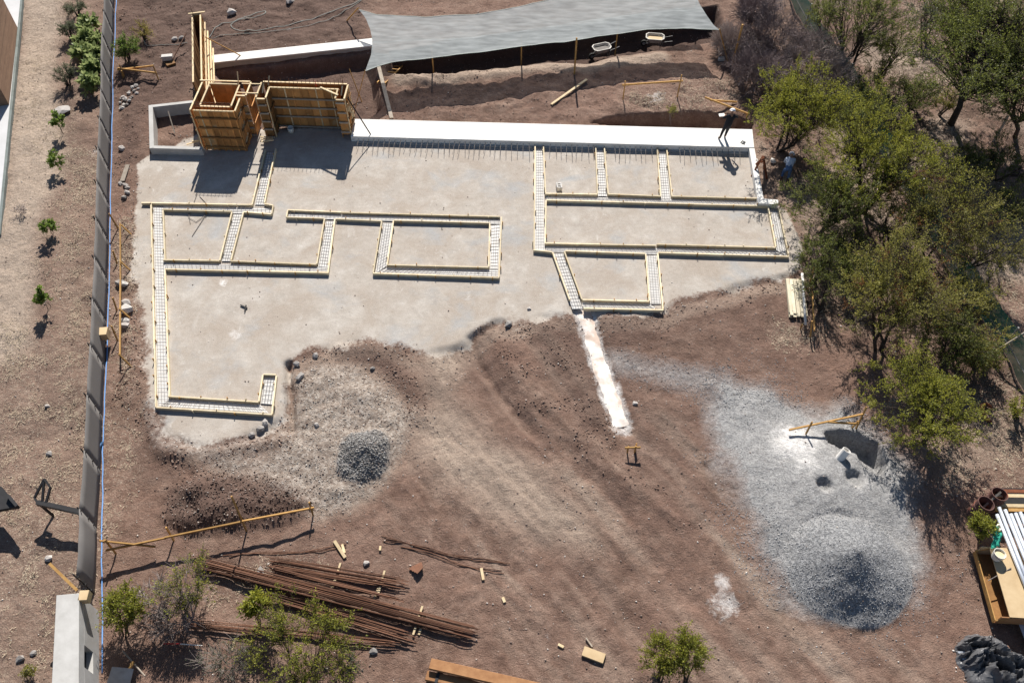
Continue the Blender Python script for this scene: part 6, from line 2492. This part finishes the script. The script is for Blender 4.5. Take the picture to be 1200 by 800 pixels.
tree_at(405, 778, .4, 14, .3, 'leaf_grey', 48, 'low grey tuft at the end of the rebar stack', name='dry_tuft', cat='tuft', limbs=16, twigs=8, lpt=10, group=NG, stem_r=.015)
tree_at(205, 725, .5, 24, .4, 'leaf_grey', 143, 'leafless grey scrub at the foot of the sparse forked shrub', name='twig_shrub', cat='shrub', limbs=50, twigs=9, lpt=0, twl=.4, bark='deadtwig', stem_r=.018, group=NG)
tree_at(265, 775, .5, 26, .4, 'leaf_grey', 144, 'dry grey scrub beside the wide yellow green shrub', name='twig_shrub', cat='shrub', limbs=50, twigs=9, lpt=3, twl=.4, bark='deadtwig', stem_r=.018, group=NG)
# left side planting
tree_at(151, 58, .8, 13, .7, 'leaf_fresh', 51, 'upright green bush on the site side of the cloth fence', name='green_bush', cat='bush', limbs=50, twigs=8, lpt=14, twl=.35, base=(150, 72))
tree_at(168, 40, .4, 9, .4, 'leaf_yellow', 52, 'small yellowing bush beside the upright green bush', name='yellow_bush', cat='bush', limbs=18, twigs=7, lpt=10)
for i, (px, py, rp, rz, lf, lab) in enumerate(((80, 36, 8, .45, 'leaf_grey', 'small round grey green bush on the pale path'), (77, 88, 11, .5, 'leaf_grey', 'thin grey bush beside the broad leaved bed'), (88, 10, 12, .4, 'leaf_grey', 'low dull bush by the fence at the top of the path'))):
    tree_at(px, py, .45, rp, rz, lf, 60 + i, lab, name='path_bush', cat='bush', limbs=34, twigs=7, lpt=10, twl=.25)
for i, (px, py, rp) in enumerate(((104, 30, 11), (108, 48, 11), (98, 62, 12), (106, 80, 11), (104, 98, 11), (112, 66, 8), (98, 46, 7))):
    tree_at(px, py, .35, rp, .4, 'leaf_broad', 70 + i, 'broad leaved green and white plant in the bed along the cloth fence', name='broad_leaf_plant', cat='plant', limbs=26, twigs=3, lpt=4, lsize=.28, lw=.34, twl=.2, group='broad leaved plants along the fence', stem_r=.02)
for i, (px, py, lab) in enumerate(((68, 143, 'young green seedling beside the flat pale stone'), (66, 188, 'tallest young green seedling, below the flat stone'), (55, 266, 'young green seedling in a soil bowl beside the dry grass'), (50, 350, 'young seedling next to a pale lime patch'))):
    tree_at(px, py, .55, 6.5, .42, 'leaf_fresh', 80 + i, lab, name='seedling', cat='seedling', limbs=12, twigs=5, lpt=8, lsize=.13, lw=.3, twl=.2, stem_r=.015, stems=2, group='seedlings planted along the path')
for i, (px, py, r) in enumerate(((548 / 4 + 650 - .5, 130, .25), (24, 250, .5), (36, 788, .25))):
    tree_at(px, py, .15, 5 if i != 1 else 10, .2, 'leaf_olive' if i != 1 else 'leaf_grey', 90 + i, ('green weed tuft below the goal shaped rail', 'dry brown tuft on the pale path', 'small weed tuft near the concrete wall end')[i], name='weed_tuft', cat='weed', limbs=14, twigs=6, lpt=0 if i == 1 else 9, twl=.2, bark='deadtwig', stem_r=.012)

# ------------------------------------------------------------------ workers
def person(name, label, base, yaw, J, edges, cats, mats, helmet):
    """J: joint -> (x, y, z, radius); x right, y forward"""
    keys = list(J)
    me = bpy.data.meshes.new(name)
    me.from_pydata([J[k][:3] for k in keys], [(keys.index(a), keys.index(b)) for a, b in edges], [])
    o = bpy.data.objects.new('figure_tmp', me)
    COL.objects.link(o)
    o.modifiers.new('skin', 'SKIN')
    if not me.skin_vertices:
        bpy.context.view_layer.update()
    sk = me.skin_vertices[0].data if me.skin_vertices else None
    for i, k in enumerate(keys):
        r = J[k][3]
        sk[i].radius = (r, r) if not isinstance(r, tuple) else r
        sk[i].use_root = (k == 'pelvis')
    sb_ = o.modifiers.new('sub', 'SUBSURF')
    sb_.levels = 1
    sb_.render_levels = 1
    dg = bpy.context.evaluated_depsgraph_get()
    ev = o.evaluated_get(dg)
    m2 = bpy.data.meshes.new_from_object(ev)
    bpy.data.objects.remove(o, do_unlink=True)
    m2.materials.clear()
    for m_ in mats:
        m2.materials.append(M[m_])
    kp = np.array([J[k][:3] for k in keys])
    kc = np.array([cats[k] for k in keys])
    for p in m2.polygons:
        d = ((kp - np.array(p.center)) ** 2).sum(1)
        p.material_index = int(kc[np.argmin(d)])
        p.use_smooth = True
    t = thing(name, label, 'person', base)
    t.rotation_euler = (0, 0, yaw)
    t['_o'] = (0, 0, 0)
    b = bpy.data.objects.new('body', m2)
    COL.objects.link(b)
    b.parent = t
    hx, hy, hz = J['head'][:3]
    hd_ = Vector(J['crown'][:3]) - Vector(J['neck'][:3])
    hd_.normalize()
    fw = Vector((0, 1, 0)) - hd_ * hd_.y
    fw.normalize()
    sd = fw.cross(hd_)
    c = Vector(J['crown'][:3]) - hd_ * .015
    mb = MB()
    n, mrow = 14, 6
    vs, fs = [], []
    for j in range(mrow):
        ph = math.pi / 2 * j / (mrow - 1)
        for i in range(n):
            th = 6.2832 * i / n
            r = .135 * math.cos(ph) + .004
            vs.append(c + (sd * math.cos(th) + fw * math.sin(th) * 1.15) * r + hd_ * (.115 * math.sin(ph)))
    for j in range(mrow - 1):
        for i in range(n):
            fs.append((j * n + i, j * n + (i + 1) % n, (j + 1) * n + (i + 1) % n, (j + 1) * n + i))
    fs.append(tuple((mrow - 1) * n + i for i in range(n)))
    mb.add(vs, fs)
    vs, fs = [], []
    for i in range(n):
        th = 6.2832 * i / n
        k = 1.12 + .32 * max(0, math.sin(th)) ** 2
        vs.append(c + (sd * math.cos(th) + fw * math.sin(th) * 1.15) * (.135 * k) - hd_ * .012)
        vs.append(c + (sd * math.cos(th) + fw * math.sin(th) * 1.15) * .13 + hd_ * .004)
    for i in range(n):
        j = (i + 1) % n
        fs.append((2 * i, 2 * j, 2 * j + 1, 2 * i + 1))
    mb.add(vs, fs)
    mb.build('helmet', helmet, t, True, origin=(0, 0, 0))
    for s_ in (-1, 1):
        mb = MB()
        mb.ico(Vector(J['head'][:3]) + fw * .088 + sd * (.034 * s_) + hd_ * .02, .013, 1, (1, 1, 1), 0)
        mb.build('eye', 'hair', t, origin=(0, 0, 0))
    return t


def skeleton(P):
    """fill in standard joints from key positions"""
    V3 = Vector
    J = {}
    J['pelvis'] = (*P['pelvis'], (.18, .14))
    J['waist'] = (*V3(P['pelvis']).lerp(V3(P['chest']), .5), (.17, .13))
    J['chest'] = (*P['chest'], (.20, .14))
    J['neck'] = (*P['neck'], .055)
    J['head'] = (*P['head'], .088)
    J['crown'] = (*P['crown'], .085)
    E = [('pelvis', 'waist'), ('waist', 'chest'), ('chest', 'neck'), ('neck', 'head'), ('head', 'crown')]
    cats = dict(pelvis=1, waist=0, chest=0, neck=2, head=2, crown=2)
    hd_ = (V3(P['crown']) - V3(P['neck'])).normalized()
    fw = V3((0, 1, 0)) - hd_ * hd_.y
    fw.normalize()
    nose = V3(P['head']) + fw * .105
    J['nose'] = (*nose, .014)
    E.append(('head', 'nose'))
    cats['nose'] = 2
    for s_, n_ in ((-1, 'l'), (1, 'r')):
        J['sh' + n_] = (*P['sh' + n_], .08)
        J['el' + n_] = (*P['el' + n_], .058)
        J['wr' + n_] = (*P['wr' + n_], .033)
        d = (V3(P['wr' + n_]) - V3(P['el' + n_])).normalized()
        palm = V3(P['wr' + n_]) + d * .085
        J['pa' + n_] = (*palm, (.04, .02))
        E += [('chest', 'sh' + n_), ('sh' + n_, 'el' + n_), ('el' + n_, 'wr' + n_), ('wr' + n_, 'pa' + n_)]
        cats.update({'sh' + n_: 0, 'el' + n_: 0, 'wr' + n_: 2, 'pa' + n_: 2})
        side = d.cross(V3((0, 0, 1)))
        if side.length < .1:
            side = V3((0, 1, 0))
        side.normalize()
        for f, (off, l) in enumerate(((-.034, .06), (-.012, .075), (.012, .08), (.034, .07))):
            a = palm + d * .035 + side * off
            b = a + d * l * .6
            c = b + d * l * .5 + V3((0, 0, -.02))
            for q, pt in (('a', a), ('b', b), ('c', c)):
                J[f'f{n_}{f}{q}'] = (*pt, .009)
                cats[f'f{n_}{f}{q}'] = 2
            E += [('pa' + n_, f'f{n_}{f}a'), (f'f{n_}{f}a', f'f{n_}{f}b'), (f'f{n_}{f}b', f'f{n_}{f}c')]
        a = V3(P['wr' + n_]) + d * .05 + side * .045
        b = a + d * .035 + side * .03
        for q, pt in (('a', a), ('b', b)):
            J[f't{n_}{q}'] = (*pt, .011)
            cats[f't{n_}{q}'] = 2
        E += [('pa' + n_, f't{n_}a'), (f't{n_}a', f't{n_}b')]
        J['hi' + n_] = (*P['hi' + n_], .115)
        J['kn' + n_] = (*P['kn' + n_], .08)
        J['an' + n_] = (*P['an' + n_], .055)
        J['to' + n_] = (*P['to' + n_], .04)
        E += [('pelvis', 'hi' + n_), ('hi' + n_, 'kn' + n_), ('kn' + n_, 'an' + n_), ('an' + n_, 'to' + n_)]
        cats.update({'hi' + n_: 1, 'kn' + n_: 1, 'an' + n_: 3, 'to' + n_: 3})
    return J, E, cats


# worker standing on the wall with legs apart, bent over something held in front
P = dict(pelvis=(.12, .0, .90), chest=(.22, .12, 1.28), neck=(.25, .18, 1.44), head=(.27, .24, 1.53), crown=(.28, .27, 1.61),
         shl=(.04, .14, 1.36), shr=(.42, .14, 1.36), ell=(-.16, .16, 1.20), elr=(.60, .20, 1.20), wrl=(-.02, .40, 1.16), wrr=(.46, .42, 1.14),
         hil=(.03, 0, .84), hir=(.21, 0, .84), knl=(-.05, .03, .47), knr=(.20, .12, .47), anl=(-.14, -.04, .08), anr=(.16, .12, .08), tol=(-.17, .12, .035), tor=(.18, .28, .035))
J, E, cats = skeleton(P)
p = G(846, 163, .33)
person('person', 'person in dark clothes and white helmet standing on the white wall', p, R(0), J, E, cats, ['darkcloth', 'darkcloth', 'skin', 'boot'], 'helmet')
mb = MB()
q = p + Vector((-.02, .46, 1.14))
mb.beam(q + Vector((-.28, 0, 0)), q + Vector((.0, .02, .02)), .22, .03)
tag(mb.build('paper_sheet', 'white_plastic'), 'pale folded sheet held by the worker on the white wall', 'paper')
# worker bending down in the tree shade
P = dict(pelvis=(.0, -.05, .86), chest=(.02, .30, 1.10), neck=(.03, .46, 1.17), head=(.03, .55, 1.20), crown=(.03, .62, 1.25),
         shl=(-.17, .36, 1.12), shr=(.21, .36, 1.12), ell=(-.22, .46, .82), elr=(.26, .48, .84), wrl=(-.10, .62, .62), wrr=(.16, .64, .62),
         hil=(-.10, -.05, .80), hir=(.10, -.05, .80), knl=(-.16, .10, .46), knr=(.14, .04, .45), anl=(-.18, -.06, .08), anr=(.14, -.12, .08), tol=(-.19, .10, .035), tor=(.15, .04, .035))
J, E, cats = skeleton(P)
p = S(919, 212)
person('person', 'person in blue jeans and white helmet bending under the bright green tree', p, R(-15), J, E, cats, ['shirt', 'denim', 'skin', 'boot'], 'helmet')

# ------------------------------------------------------------------ tidy up
for o in bpy.data.objects:
    if '_o' in o:
        del o['_o']
